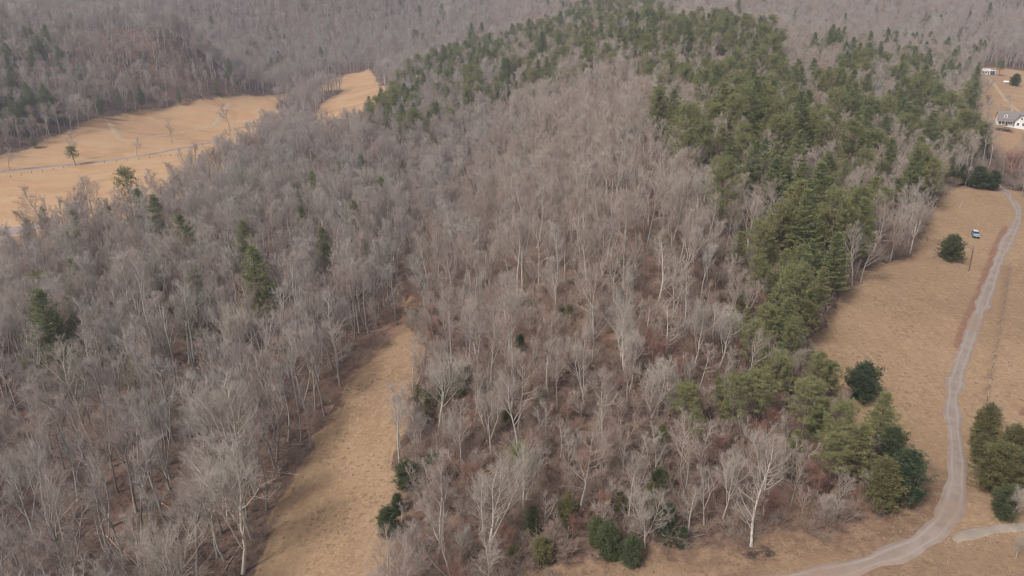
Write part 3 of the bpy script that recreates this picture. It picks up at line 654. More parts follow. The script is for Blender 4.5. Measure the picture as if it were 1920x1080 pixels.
# ------------------------------------------------------------------ trees picked out one by one in the photograph
# u, v of the foot, height in photo pixels, variant, width factor, name, label, category
HAND = [
 (1780,488,50,'cedar 2',1.25,'holly_tree','round dark evergreen tree inside the small fenced plot','tree'),
 (1613,750,72,'cedar 2',1.15,'cedar_tree','rounded dark cedar standing alone in the hay field above the pine clump','tree'),
 (728,1005,58,'cedar 0',1.2,'cedar_tree','small dense dark cedar at the right edge of the grass strip','tree'),
 (745,965,40,'cedar 1',1.1,'cedar_tree','smaller dark cedar just behind the dense one on the grass strip edge','tree'),
 (765,915,52,'cedar 2',1.2,'cedar_tree','broad dark evergreen leaning over the upper right edge of the grass strip','tree'),
 (812,895,45,'cedar 1',1.3,'cedar_tree','dark evergreen behind bare branches near the grass strip','tree'),
 (1118,1022,52,'cedar 0',1.15,'cedar_tree','leftmost of the three dark cedars in front of the pale bare tree','tree'),
 (1142,1042,62,'cedar 1',1.35,'cedar_tree','middle and largest of the three dark cedars at the lower wood edge','tree'),
 (1183,1058,52,'cedar 0',1.35,'cedar_tree','lowest dark cedar of the three on the lower grass edge','tree'),
 (1250,1015,70,'cedar 1',1.0,'cedar_tree','tall dark cedar right of the pale low-branched tree','tree'),
 (1275,1025,38,'cedar 0',1.2,'cedar_tree','small cedar at the foot of the tall one on the grass edge','tree'),
 (1020,1055,50,'cedar 3',1.4,'cedar_tree','dull green cedar at the bottom end of the middle wood','tree'),
 (1060,985,60,'cedar 3',1.1,'cedar_tree','olive cedar among brush above the bottom grass edge','tree'),
 (1235,925,48,'cedar 2',1.1,'cedar_tree','bluish dark cedar alone among bare trunks in the lower wood','tree'),
 (1160,960,50,'cedar 3',1.1,'cedar_tree','dull green cedar in brush above the three dark cedars','tree'),
 (868,745,62,'cedar 1',1.1,'cedar_tree','dark green cedar behind a bare tree above the grass strip','tree'),
 (830,760,40,'cedar 0',1.1,'cedar_tree','low dark cedar by the upper grass strip','tree'),
 (1010,765,40,'cedar 1',1.1,'cedar_tree','dark cedar half hidden in the middle of the central wood','tree'),
 (1005,610,30,'cedar 0',1.2,'cedar_tree','small dark cedar on the russet slope of the central wood','tree'),
 (1055,605,30,'cedar 1',1.1,'cedar_tree','second small cedar on the russet slope beside a pale trunk','tree'),
 (975,660,34,'cedar 0',1.1,'cedar_tree','small cedar below the russet slope','tree'),
 (1165,520,45,'cedar 1',.9,'cedar_tree','narrow dark cedar among pale trunks high in the central wood','tree'),
 (1238,470,38,'vpine 2',1.3,'pine_tree','bright green small pine below the russet clearing','tree'),
 (975,905,72,'vpine 2',1.25,'pine_tree','bright yellow green pine alone in the lower central wood','tree'),
 (285,540,72,'wpine 1',1.0,'pine_tree','dark green broad pine standing out of the left wood','tree'),
 (190,650,60,'wpine 0',1.0,'pine_tree','green pine screened by bare branches in the left wood','tree'),
 (140,690,62,'wpine 1',1.0,'pine_tree','dull green pine in the left wood near the picture edge','tree'),
 (255,720,52,'wpine 0',1.0,'pine_tree','green pine low among grey trunks of the left wood','tree'),
 (120,740,58,'wpine 3',1.0,'pine_tree','bluish pine behind twisted bare branches of the left wood','tree'),
 (610,500,70,'wpine 1',1.1,'pine_tree','grey green pine above the middle of the left wood','tree'),
 (718,395,60,'wpine 1',1.1,'pine_tree','dark pine on the left bank of the wooded hollow','tree'),
 (755,345,42,'wpine 3',.8,'pine_tree','slim pine on the edge of the wooded hollow','tree'),
 (215,440,50,'wpine 1',1.1,'pine_tree','short green pine at the far edge of the left wood','tree'),
 (97,445,55,'wpine 3',.8,'pine_tree','slim bluish pine beside the paved yard','tree'),
 (253,420,102,'vpine 0',.95,'pine_tree','tall lone pine with tufted top on a long bare trunk','tree'),
 (142,310,36,'vpine 2',1.5,'cedar_tree','dark evergreen clump on bare stems beside the country road','tree'),
 (65,278,24,'wpine 1',1.6,'pine_tree','low dark spruce like tree on the upper edge of the pasture','tree'),
 (20,222,42,'wpine 1',1.3,'pine_tree','dark evergreen at the left end of the far wood edge','tree'),
 (192,222,48,'wpine 3',.75,'pine_tree','slim pine on the far wood edge, leftmost of three','tree'),
 (228,212,50,'wpine 0',.7,'pine_tree','slim pine on the far wood edge, middle of three','tree'),
 (267,206,52,'wpine 1',.8,'pine_tree','tallest dark pine on the far edge of the pasture','tree'),
 (337,198,38,'wpine 1',.8,'pine_tree','dark narrow evergreen on the wood edge above the dirt track','tree'),
 (408,180,30,'wpine 3',1.0,'pine_tree','dark pine where the dirt track enters the far wood','tree'),
 (512,142,36,'wpine 1',1.0,'pine_tree','dark evergreen left of a pair on the far hillside foot','tree'),
 (532,140,38,'wpine 1',1.0,'pine_tree','dark evergreen right of a pair on the far hillside foot','tree'),
 (693,220,42,'wpine 1',1.2,'pine_tree','dark pine at the point where the pine ridge meets the pasture','tree'),
 (745,128,26,'wpine 1',.8,'pine_tree','single narrow dark evergreen above the end of the pasture','tree'),
 (955,34,20,'wpine 1',1.0,'pine_tree','small lone evergreen on the far ridge at the top','tree'),
 (1008,30,22,'wpine 1',.8,'pine_tree','slim evergreen on the far ridge right of the lone one','tree'),
 # right hand pine clump and the edge of the wood
 (1640,850,118,'wpine 0',1.15,'pine_tree','large feathery grey green pine at the corner of the hay field','tree'),
 (1600,905,110,'wpine 2',1.15,'pine_tree','pale green pine in front of the large feathery pine','tree'),
 (1550,925,112,'vpine 1',1.25,'pine_tree','yellowish open crowned pine above russet brush','tree'),
 (1690,945,105,'cedar 0',1.1,'cedar_tree','broad dark green evergreen jutting toward the lane bend','tree'),
 (1650,955,92,'cedar 3',1.2,'cedar_tree','dull green cedar left of the jutting dark evergreen','tree'),
 (1665,870,70,'cedar 2',1.0,'cedar_tree','dark evergreen wedged behind the jutting one','tree'),
 (1500,835,118,'vpine 0',1.35,'pine_tree','bright green round topped pine on the hay field edge','tree'),
 (1528,838,98,'wpine 1',1.15,'pine_tree','deep green pine right of the round topped pine','tree'),
 (1410,805,105,'vpine 1',1.35,'pine_tree','olive flat topped pine over bare trunks','tree'),
 (1450,765,100,'vpine 0',1.3,'pine_tree','bright green pine behind the olive flat topped pine','tree'),
 (1430,660,85,'vpine 1',1.3,'pine_tree','rounded grey green pine in the middle of the field edge','tree'),
 (1455,720,80,'wpine 1',1.15,'pine_tree','dark bright-tipped pine beside the field bay','tree'),
 (1280,810,92,'vpine 2',1.1,'pine_tree','yellow green thin crowned pine left of the pine belt','tree'),
 (1300,850,78,'vpine 1',.9,'pine_tree','pale yellowish pine under the thin crowned one','tree'),
 (1480,900,95,'wpine 1',1.1,'pine_tree','dark narrow pine behind the pale bare trees','tree'),
 (1340,760,60,'wpine 2',1.0,'pine_tree','soft green young pine in the belt behind pale trunks','tree'),
 (1580,440,92,'wpine 1',1.05,'pine_tree','big layered bluish pine with drooping tiers below a dead snag','tree'),
 (1650,425,72,'vpine 0',1.3,'pine_tree','broad olive pine right of the big layered pine','tree'),
 (1345,400,78,'vpine 0',1.2,'pine_tree','bright olive pine left of the bare gap in the wood','tree'),
 (1395,300,72,'wpine 0',1.1,'pine_tree','tall conical dark pine in the middle of the right wood','tree'),
 (1472,345,62,'vpine 0',1.2,'pine_tree','yellow green pine beside the conical dark pine','tree'),
 (1555,285,72,'wpine 1',1.1,'pine_tree','tall dark pine with bright side on the right wood ridge','tree'),
 (1490,230,58,'wpine 1',1.1,'pine_tree','dark pine standing above the olive pine stand','tree'),
 # right of the lane
 (1838,838,80,'cedar 3',1.05,'cedar_tree','greyish thin cedar at the top of the clump right of the lane','tree'),
 (1862,922,95,'cedar 4',1.1,'cedar_tree','large olive green cedar in the clump right of the lane','tree'),
 (1836,872,58,'cedar 3',1.15,'cedar_tree','olive cedar filling the gap low between the clump trees right of the lane','tree'),
 (1885,868,72,'cedar 4',1.0,'cedar_tree','olive brown cedar at the back of the clump right of the lane','tree'),
 (1848,905,52,'sapling 0',1.2,'bare_tree','twiggy brown bare tree in front of the olive cedars right of the lane','tree'),
 (1845,815,62,'sapling 1',1.2,'bare_tree','grey twiggy tree tangled with the thin cedar right of the lane','tree'),
 (1900,912,70,'cedar 2',1.1,'cedar_tree','dark cedar at the right picture edge beside the olive one','tree'),
 (1880,970,58,'cedar 1',1.3,'cedar_tree','low dark cedar under bare branches at the foot of the clump','tree'),
 # by the farmhouses
 (1902,161,24,'cedar 2',1.2,'cedar_tree','dark conical evergreen beside the white tank','tree'),
 (1873,143,30,'vpine 2',1.3,'pine_tree','olive tree with bare stem right of the white cottage','tree'),
 (1795,345,40,'cedar 1',1.6,'cedar_tree','dark spreading evergreen left at the top of the hay field','tree'),
 (1830,352,42,'cedar 2',1.5,'cedar_tree','dark spreading evergreen in the middle at the top of the hay field','tree'),
 (1858,356,38,'cedar 1',1.5,'cedar_tree','bushy dark evergreen where the lane leaves the hay field','tree'),
 (1808,270,38,'vpine 0',1.0,'pine_tree','green pine by the small white shed','tree'),
 (1832,282,48,'vpine 1',.9,'pine_tree','rounded green pine below the small white shed','tree'),
 # bare trees
 (1408,1025,150,'pale 0',1.0,'bare_tree','pale spreading bare tree on the lower grass edge, branched to the ground','tree'),
 (1432,965,150,'pale 1',.95,'bare_tree','tall pale forked bare tree behind the spreading one','tree'),
 (1355,972,130,'pale 1',.8,'bare_tree','pale multi stemmed bare tree left of the tall forked one','tree'),
 (1320,985,110,'bare 1',.9,'bare_tree','grey bare tree with rising limbs left of the pale trees','tree'),
 (1210,1025,110,'pale 2',1.0,'bare_tree','pale low branched bare tree standing over three dark cedars','tree'),
 (1290,1000,90,'pale 0',.9,'bare_tree','whitish bare tree with drooping limbs on the lower wood edge','tree'),
 (1545,985,60,'pale 2',.8,'bare_tree','small reddish bare tree by the lower wood edge','tree'),
 (1250,670,110,'pale 0',1.0,'bare_tree','pale bare tree with wide fan crown in the right of the wood','tree'),
 (1300,690,130,'pale 1',.9,'bare_tree','large fan shaped pale bare tree below the pine belt','tree'),
 (1180,735,120,'pale 1',.85,'bare_tree','tall pale bare tree in the middle of the central wood','tree'),
 (1110,690,130,'bare 0',.9,'bare_tree','tall slender pale grey tree above the central wood','tree'),
 (875,745,70,'pale 2',.9,'bare_tree','whitish twisted bare tree over a dark cedar near the strip','tree'),
 (790,835,70,'bare 6',1.1,'bare_tree','grey bare tree leaning over the grass strip edge','tree'),
 (1600,372,52,'pale 2',.5,'bare_tree','dead whitish snag above the big layered pine','tree'),
 (1285,460,85,'pale 0',.8,'bare_tree','whitish crooked bare tree below the russet clearing','tree'),
 (1690,365,68,'pale 1',.6,'bare_tree','pale slim bare tree against dark pines of the right wood','tree'),
 (1745,487,26,'pale 2',.35,'bare_tree','small leafless tree with pale trunk inside the fenced plot','tree'),
 (1790,345,60,'pale 1',.8,'bare_tree','grey bare tree left of the bushy evergreens by the lane','tree'),
 (323,268,50,'bare 9',1.15,'bare_tree','bare tree in the pasture below the bend of the dirt track','tree'),
 (432,245,54,'bare 9',1.3,'bare_tree','wide bare tree at the right end of the pasture','tree'),
 (257,292,36,'bare 9',1.4,'bare_tree','low spreading bare tree by the country road','tree'),
 (137,300,58,'bare 9',1.2,'bare_tree','thin bare tree behind the dark evergreen by the road','tree'),
 (18,320,44,'bare 9',1.2,'bare_tree','bare tree by the road at the left picture edge','tree'),
 (80,430,85,'bare 9',1.3,'bare_tree','wide many stemmed bare tree beside the paved yard','tree'),
 (165,400,72,'bare 3',1.1,'bare_tree','bare tree on the near edge of the pasture, left of the lone pine','tree'),
 (182,402,66,'bare 1',1.0,'bare_tree','slim bare tree just left of the tall lone pine','tree'),
 (1895,345,60,'sapling 0',1.3,'bare_tree','dark purple grey thicket tree right of the lane end','tree'),
 (1912,370,60,'sapling 1',1.2,'bare_tree','purple grey bare tree at the picture edge by the lane','tree'),
 (1893,975,62,'pale 2',.9,'bare_tree','whitish bare tree over the low cedar right of the lane','tree'),
 (1905,1045,45,'pale 2',.6,'bare_tree','small dark stemmed bare tree below the stony track','tree'),
 (1850,205,28,'sapling 0',1.0,'bare_tree','thin bare tree in the hedge left of the farmhouse','tree'),
 (1890,208,42,'bare 7',1.0,'bare_tree','grey bare tree behind the farmhouse','tree'),
]
hand_xy = []; screened = []
for (u, v, hp, var, wf, name, label, cat) in HAND:
    if u < 760 and 330 < v < 760 and name == 'pine_tree' and var != 'vpine 0': v += 14; hp += 20; var = 'wpine 2' if var == 'wpine 0' else var
    x, y, z = at(u, v); D = y*cp+(CAMZ-z)*sp; a = (v-540)/F
    Hm = hp*D/(F*(cp-a*sp)); s = Hm/VAR[var]['H']
    tag(place_tree(name, var, x, y, z-.1, (s*wf, s), random.uniform(0, 6.28)), label, cat)
    if name in ('pine_tree', 'cedar_tree') and v < 980: screened.append((x/math.hypot(x, y), y/math.hypot(x, y), math.hypot(x, y), max(2.2, Hm*.2), Hm*1.3))
    hand_xy.append((x, y, 3.2 if VAR[var]['kind'] in ('bare', 'pale', 'sapling') else max(1.6, Hm*.18)))
hand_xy = np.array(hand_xy)

# ------------------------------------------------------------------ the woods: scatter, nearest as individuals, the rest as one mass
# evergreen shares in the picture (feet of the trees)
EV = [ # polygon, share, olive share
 ([(1190,170),(1220,90),(1300,70),(1440,90),(1475,150),(1470,210),(1440,310),(1370,350),(1290,340),(1240,300),(1200,260)], .45, .85),
 ([(675,250),(690,195),(800,150),(870,115),(1000,90),(1080,40),(1130,15),(1260,0),(1270,70),(1190,150),(1060,190),(960,215),(880,245),(800,290),(700,270)], .44, .8),
 ([(1460,190),(1560,160),(1700,190),(1800,240),(1870,330),(1780,365),(1730,440),(1640,490),(1580,540),(1540,600),(1440,560),(1380,480),(1260,450),(1230,400),(1260,330),(1380,340),(1450,290)], .34, .7),
 ([(1370,480),(1580,540),(1560,600),(1530,650),(1525,740),(1480,800),(1370,790),(1400,640)], .82, .75),
 ([(1480,120),(1640,90),(1840,110),(1830,200),(1700,200),(1560,170)], .16, .3),
 ([(-50,90),(90,110),(110,230),(-50,290)], .30, .2),
 ([(-50,-60),(2000,-60),(2000,110),(1300,90),(1200,60),(500,150),(400,180),(-50,250)], .014, .2),
 ([(1250,700),(1400,640),(1540,700),(1660,850),(1700,900),(1690,950),(1560,935),(1470,905),(1380,850),(1260,820)], .62, .75),
 ([(800,600),(1350,600),(1350,1080),(760,1080)], .05, .6),
 ([(50,480),(700,350),(700,600),(300,760),(50,800)], .035, .1),
]
def scatter(lo, hi, cell, seed):
    g = np.random.default_rng(seed)
    n = int(hi*1.0/cell)+2; X, Y = np.meshgrid(np.arange(-n, n+1)*cell, np.arange(0, n*1.1)*cell*.95)
    X = X+g.uniform(-.48, .48, X.shape)*cell; Y = Y+g.uniform(-.48, .48, X.shape)*cell
    x, y = X.ravel(), Y.ravel(); r = np.hypot(x, y)
    k = (r >= lo) & (r < hi) & (y > 30) & (np.abs(x) < y*.80+55); return x[k], y[k]
def in_view(x, y, z, m=160, top=32):
    u, v, d = project(x, y, z); u2, v2, _ = project(x, y, z+top)
    return (u > -m-4000/np.sqrt(d)) & (u < 1920+m+4000/np.sqrt(d)) & (v2 < 1080+m) & (v > -60)
T_ = []
for lo, hi, cell, seed in [(60, 330, 5.3, 1), (330, 620, 5.6, 2), (620, 1000, 6.8, 3), (1000, 1900, 8.8, 4)]:
    x, y = scatter(lo, hi, cell, seed)
    u, v, d, a, b, c, f, cl = masks(x, y)
    k = ~(a | b | c | f | cl); x, y = x[k], y[k]; z = hgrid_np(x, y); k = in_view(x, y, z); T_.append(np.stack([x[k], y[k], z[k]], -1))
T_ = np.concatenate(T_); g = np.random.default_rng(11)
# keep clear of the trees placed by hand, of the lane and of the buildings
k = np.ones(len(T_), bool)
for hx, hy, hr in hand_xy: k &= np.hypot(T_[:, 0]-hx, T_[:, 1]-hy) > hr
for pth, w_ in ((LANE, 4.5), (TRACK_R, 3), (PAVE, 9), (LROAD, 5), (LTRACK, 5)): k &= polyd(T_[:, 0], T_[:, 1], pth[::3].tolist()) > w_
HX, HY, _ = at(1893, 238); k &= np.hypot(T_[:, 0]-HX, T_[:, 1]-HY) > 16
CX, CY, _ = at(1851, 140); k &= np.hypot(T_[:, 0]-CX, T_[:, 1]-CY) > 12
SX, SY, _ = at(1801, 222); k &= (np.hypot(T_[:, 0]-SX, T_[:, 1]-SY) > 8)
uu, vv_, _ = project(T_[:, 0], T_[:, 1], T_[:, 2]); rr0 = np.random.default_rng(101).random(len(T_)); near_ = np.hypot(T_[:, 0], T_[:, 1]) < 330
k &= ~(inpoly(uu, vv_, [(-60,400),(85,395),(70,500),(-60,520)]) & (rr0 < .85))
k &= ~(inpoly(uu, vv_, [(585,840),(640,720),(690,640),(735,570),(770,500),(815,440),(830,450),(800,520),(765,600),(720,665),(640,745),(600,815)]) & near_ & (rr0 < .7))
k &= ~(inpoly(uu, vv_, [(735,660),(765,550),(790,480),(812,482),(790,570),(786,650)]) & near_ & (rr0 < .92))
k &= ~(inpoly(uu, vv_, [(900,480),(1250,470),(1230,600),(1000,640),(900,600)]) & near_ & (rr0 < .3))
k &= ~(inpoly(uu, vv_, [(1560,740),(1700,740),(1740,1000),(1600,960),(1560,880)]))
k &= ~((uu < 640) & (vv_ > 640) & near_ & (rr0 < .13))
for ax_, ay_, rr1, hw, dep in screened:
    al = T_[:, 0]*ax_+T_[:, 1]*ay_; si = np.abs(T_[:, 0]*ay_-T_[:, 1]*ax_)
    k &= ~((si < hw) & (al < rr1) & (al > rr1-dep) & (rr0 < .65))
k &= ~inpoly(uu, vv_, [(1845,200),(2050,200),(2050,330),(1862,330)])
T_ = T_[k]
# hidden far side of ridges: nothing of it can be seen, so leave most of it out
def visible(T, top=20.):
    out = np.zeros(len(T), bool)
    for i in range(0, len(T), 20000):
        t = T[i:i+20000]; ok = np.ones(len(t), bool)
        for s in np.linspace(.35, .985, 26):
            zz = CAMZ+(t[:, 2]+top-CAMZ)*s; ok &= hgrid_np(t[:, 0]*s, t[:, 1]*s) < zz+3
        out[i:i+20000] = ok
    return out
T_ = T_[visible(T_)]
x, y, z = T_.T; u, v, d = project(x, y, z); r = np.hypot(x, y)
pe = np.zeros(len(T_)); po = np.full(len(T_), .3)
for poly, sh, ol in EV:
    m = inpoly(u, v, poly); pe = np.where(m & (sh > pe), sh, pe); po = np.where(m & (sh >= pe), ol, po)
clump = vnoise(x, y, 22, 21)*.6+vnoise(x, y, 9, 22)*.4
pe2 = np.clip(pe+(clump-.5)*1.5*np.minimum(1, pe*2.2), 0, .85)
isev = g.random(len(T_)) < pe2
rr = g.random(len(T_)); dens = vnoise(x, y, 30, 31)
central = (u > 760) & (v > 560) & (r < 330) & (u < 1370+(v > 780)*600)        # younger, brushier wood
belt0 = inpoly(u, v, [(1250,700),(1370,480),(1560,540),(1540,700),(1660,850),(1700,950),(1560,935),(1380,850)]) & (r < 330)
VI = {n: i for i, n in enumerate(VN)}
var = np.empty(len(T_), object)
for i in range(len(T_)):
    q = rr[i]
    if isev[i]:
        if central[i] and not belt0[i]: var[i] = 'cedar %d' % (3, 1, 3, 0)[i % 4]
        elif q < po[i]: var[i] = ('vpine %d' % (i % 3)) if q < po[i]*.7 else 'wpine 0' if i % 2 else 'wpine 2'
        else: var[i] = 'wpine %d' % (1 if i % 3 else 3)
    elif central[i]:
        var[i] = 'bare %d' % (i % 10) if q < .42 else 'bare %d' % (6+i % 2) if q < .64 else 'sapling %d' % (i % 2) if q < .90 else 'pale %d' % (i % 3)
    elif u[i] < 700 and v[i] > 560:
        var[i] = 'bare %d' % (0, 2, 8, 4, 2, 8, 5, 1)[i % 8] if q < .8 else 'bare %d' % (6+i % 2) if q < .95 else 'pale 1'
    else:
        var[i] = 'bare %d' % (0, 1, 2, 3, 4, 5, 8, 9)[i % 8] if q < .74 else 'bare %d' % (6+i % 2) if q < .93 else 'pale %d' % (1+i % 2) if q < .95 else 'sapling 1'
scl = np.where(g.random(len(T_)) < .25, g.uniform(.55, .8, len(T_)), g.uniform(.85, 1.18, len(T_)))*np.where(r > 620, 1.12, 1.)
scl = np.where((u < 700) & (v > 560) & (r < 330), scl*1.12, scl)
belt = inpoly(u, v, [(1250,700),(1370,480),(1560,540),(1540,700),(1660,850),(1700,950),(1560,935),(1380,850)]) & (r < 330)
scl = np.where(belt, scl*np.where(isev, .72, .6), scl)
scl = np.where(central & ~belt, scl*np.where(isev, .68, .86), scl)
scl = np.where(isev, scl*g.uniform(.85, 1.22, len(T_)), scl)
scl = np.where(~isev & (u > 1250) & (v < 560) & (r < 620), scl*.85, scl)
rot = g.uniform(0, 6.28, len(T_)); tilt = g.normal(size=(len(T_), 2))*.06
inframe = (u > 0) & (u < 1920) & (v > 60) & (v < 1150)
ZONES = [ # outline of the feet, name
 ([(-50,960),(260,960),(260,1300),(-50,1300)], 'at the lower left corner'),
 ([(260,960),(760,960),(760,1300),(260,1300)], 'by the bottom of the grass strip'),
 ([(-50,860),(260,860),(260,960),(-50,960)], 'low at the left edge'),
 ([(260,860),(560,860),(560,960),(260,960)], 'in the low left wood'),
 ([(-50,760),(260,760),(260,860),(-50,860)], 'above the lower left corner'),
 ([(260,760),(640,760),(640,860),(260,860)], 'left of the wide grass strip'),
 ([(-50,660),(330,660),(330,760),(-50,760)], 'beside the green left pines'),
 ([(330,660),(720,660),(720,760),(330,760)], 'left of the upper grass strip'),
 ([(-50,540),(400,540),(400,660),(-50,660)], 'in the mid left wood'),
 ([(400,540),(800,540),(800,660),(400,660)], 'by the grass strip tip'),
 ([(-50,400),(500,400),(500,540),(-50,540)], 'behind the dark left pine'),
 ([(500,400),(850,400),(850,540),(500,540)], 'by the wooded hollow'),
 ([(-50,0),(850,0),(850,400),(-50,400)], 'near the orange pasture'),
 ([(700,940),(1050,940),(1050,1300),(700,1300)], 'right of the strip bottom'),
 ([(1050,940),(1300,940),(1300,1300),(1050,1300)], 'behind the three dark cedars'),
 ([(1300,900),(1800,900),(1800,1300),(1300,1300)], 'around the pale spreading tree'),
 ([(700,840),(960,840),(960,940),(700,940)], 'around the russet log heap'),
 ([(960,840),(1300,840),(1300,940),(960,940)], 'by the lone bright pine'),
 ([(1300,780),(1800,780),(1800,900),(1300,900)], 'in the lower pine belt'),
 ([(700,740),(1000,740),(1000,840),(700,840)], 'right of the wide strip'),
 ([(1000,740),(1300,740),(1300,840),(1000,840)], 'in the central wood heart'),
 ([(700,640),(1000,640),(1000,740),(700,740)], 'right of the strip top'),
 ([(1000,640),(1330,640),(1330,740),(1000,740)], 'around the tall pale trees'),
 ([(1330,640),(1700,640),(1700,780),(1330,780)], 'beside the hay field bay'),
 ([(700,520),(1050,520),(1050,640),(700,640)], 'left of the russet slope'),
 ([(1050,520),(1350,520),(1350,640),(1050,640)], 'on the russet slope'),
 ([(1350,520),(1700,520),(1700,640),(1350,640)], 'in the upper pine belt'),
 ([(850,350),(1250,350),(1250,520),(850,520)], 'high on the central spur'),
 ([(1250,440),(1480,440),(1480,520),(1250,520)], 'below the layered pines'),
 ([(1480,440),(1800,440),(1800,520),(1480,520)], 'by the fenced plot wood'),
 ([(1250,370),(1450,370),(1450,440),(1250,440)], 'right of the russet clearing'),
 ([(1450,370),(1600,370),(1600,440),(1450,440)], 'around the big layered pine'),
 ([(1600,370),(1800,370),(1800,440),(1600,440)], 'above the fenced plot'),
 ([(1250,300),(1450,300),(1450,370),(1250,370)], 'below the olive pine stand'),
 ([(1450,300),(1620,300),(1620,370),(1450,370)], 'amid the right wood'),
 ([(1620,300),(1950,300),(1950,370),(1620,370)], 'above the hay field top'),
 ([(1480,230),(1660,230),(1660,300),(1480,300)], 'in the upper right wood'),
 ([(1660,200),(1950,200),(1950,300),(1660,300)], 'left of the farmhouse'),
 ([(1180,200),(1480,200),(1480,300),(1180,300)], 'in the olive pine stand'),
]
def place_name(u, v):
    for poly, nm in ZONES:
        if poly[0][0] <= u <= poly[2][0] and poly[0][1] <= v <= poly[2][1]: return nm
    return 'on the distant pine ridge'
LOOK = {'bare 0': 'narrow crowned bare tree', 'bare 1': 'low forked bare tree', 'bare 2': 'high crowned bare tree',
 'bare 3': 'many stemmed bare tree', 'bare 4': 'steep limbed bare tree', 'bare 5': 'level limbed bare tree', 'bare 6': 'thin trunked bare tree',
 'bare 7': 'short forked bare tree', 'bare 8': 'lean tall bare tree', 'bare 9': 'broad crowned bare tree', 'pale 0': 'pale spreading bare tree', 'pale 1': 'pale fan crowned tree', 'pale 2': 'whitish many limbed tree',
 'sapling 0': 'small russet twiggy tree', 'sapling 1': 'slim leafless young tree', 'wpine 0': 'olive layered pine', 'wpine 1': 'blue green layered pine', 'wpine 2': 'short olive layered pine',
 'wpine 3': 'narrow blue green pine', 'vpine 0': 'tall tufted olive pine', 'vpine 1': 'round tufted olive pine', 'vpine 2': 'short tufted olive pine',
 'cedar 0': 'dark dense cedar', 'cedar 1': 'small dark round cedar', 'cedar 2': 'broad dark cedar', 'cedar 3': 'olive brown cedar', 'cedar 4': 'broad olive cedar'}
ORD = 'leftmost,second,third,fourth,fifth,sixth,seventh,eighth,ninth,tenth,eleventh,twelfth,thirteenth,fourteenth,fifteenth,sixteenth,seventeenth,eighteenth,nineteenth,twentieth'.split(',')
NUM = 'zero,one,two,three,four,five,six,seven,eight,nine,ten,eleven,twelve,thirteen,fourteen,fifteen,sixteen,seventeen,eighteen,nineteen,twenty'.split(',')
order = np.argsort(d); single = np.zeros(len(T_), bool); nb = ne = 0
n_hand_b = sum(1 for h in HAND if h[5] == 'bare_tree'); n_hand_e = sum(1 for h in HAND if h[5] == 'pine_tree')
for i in order:
    if not inframe[i]: continue
    if isev[i]:
        if ne < 300-n_hand_e: single[i] = True; ne += 1
    elif nb < 300-n_hand_b: single[i] = True; nb += 1
    if ne >= 300-n_hand_e and nb >= 300-n_hand_b: break
sets = {}
for i in np.nonzero(single)[0]: sets.setdefault((LOOK[var[i]], place_name(u[i], v[i])), []).append(i)
for (lk, pn), ii in sets.items():
    ii.sort(key=lambda i: u[i]); n = len(ii)
    for j, i in enumerate(ii):
        vv = var[i]; kd = VAR[vv]['kind']; nm = {'wpine': 'pine_tree', 'vpine': 'pine_tree', 'cedar': 'cedar_tree'}.get(kd, 'bare_tree')
        o = place_tree(nm, vv, x[i], y[i], z[i]-.1, (scl[i], scl[i]), rot[i], tilt[i])
        if n == 1: lb = 'only '+lk+' '+pn
        elif n == 2: lb = ('left ', 'right ')[j]+'one of two '+lk+'s '+pn
        elif j == n-1: lb = 'rightmost of '+NUM[min(n, 20)]+' '+lk+'s '+pn
        else: lb = (ORD[0] if j == 0 else ORD[min(j, 19)]+' from left')+' of '+NUM[min(n, 20)]+' '+lk+'s '+pn
        tag(o, lb, 'tree', ('bare trees ' if nm == 'bare_tree' else 'evergreens ')+pn)
print('trees', len(T_), 'single', single.sum(), 'evergreen', isev.sum())

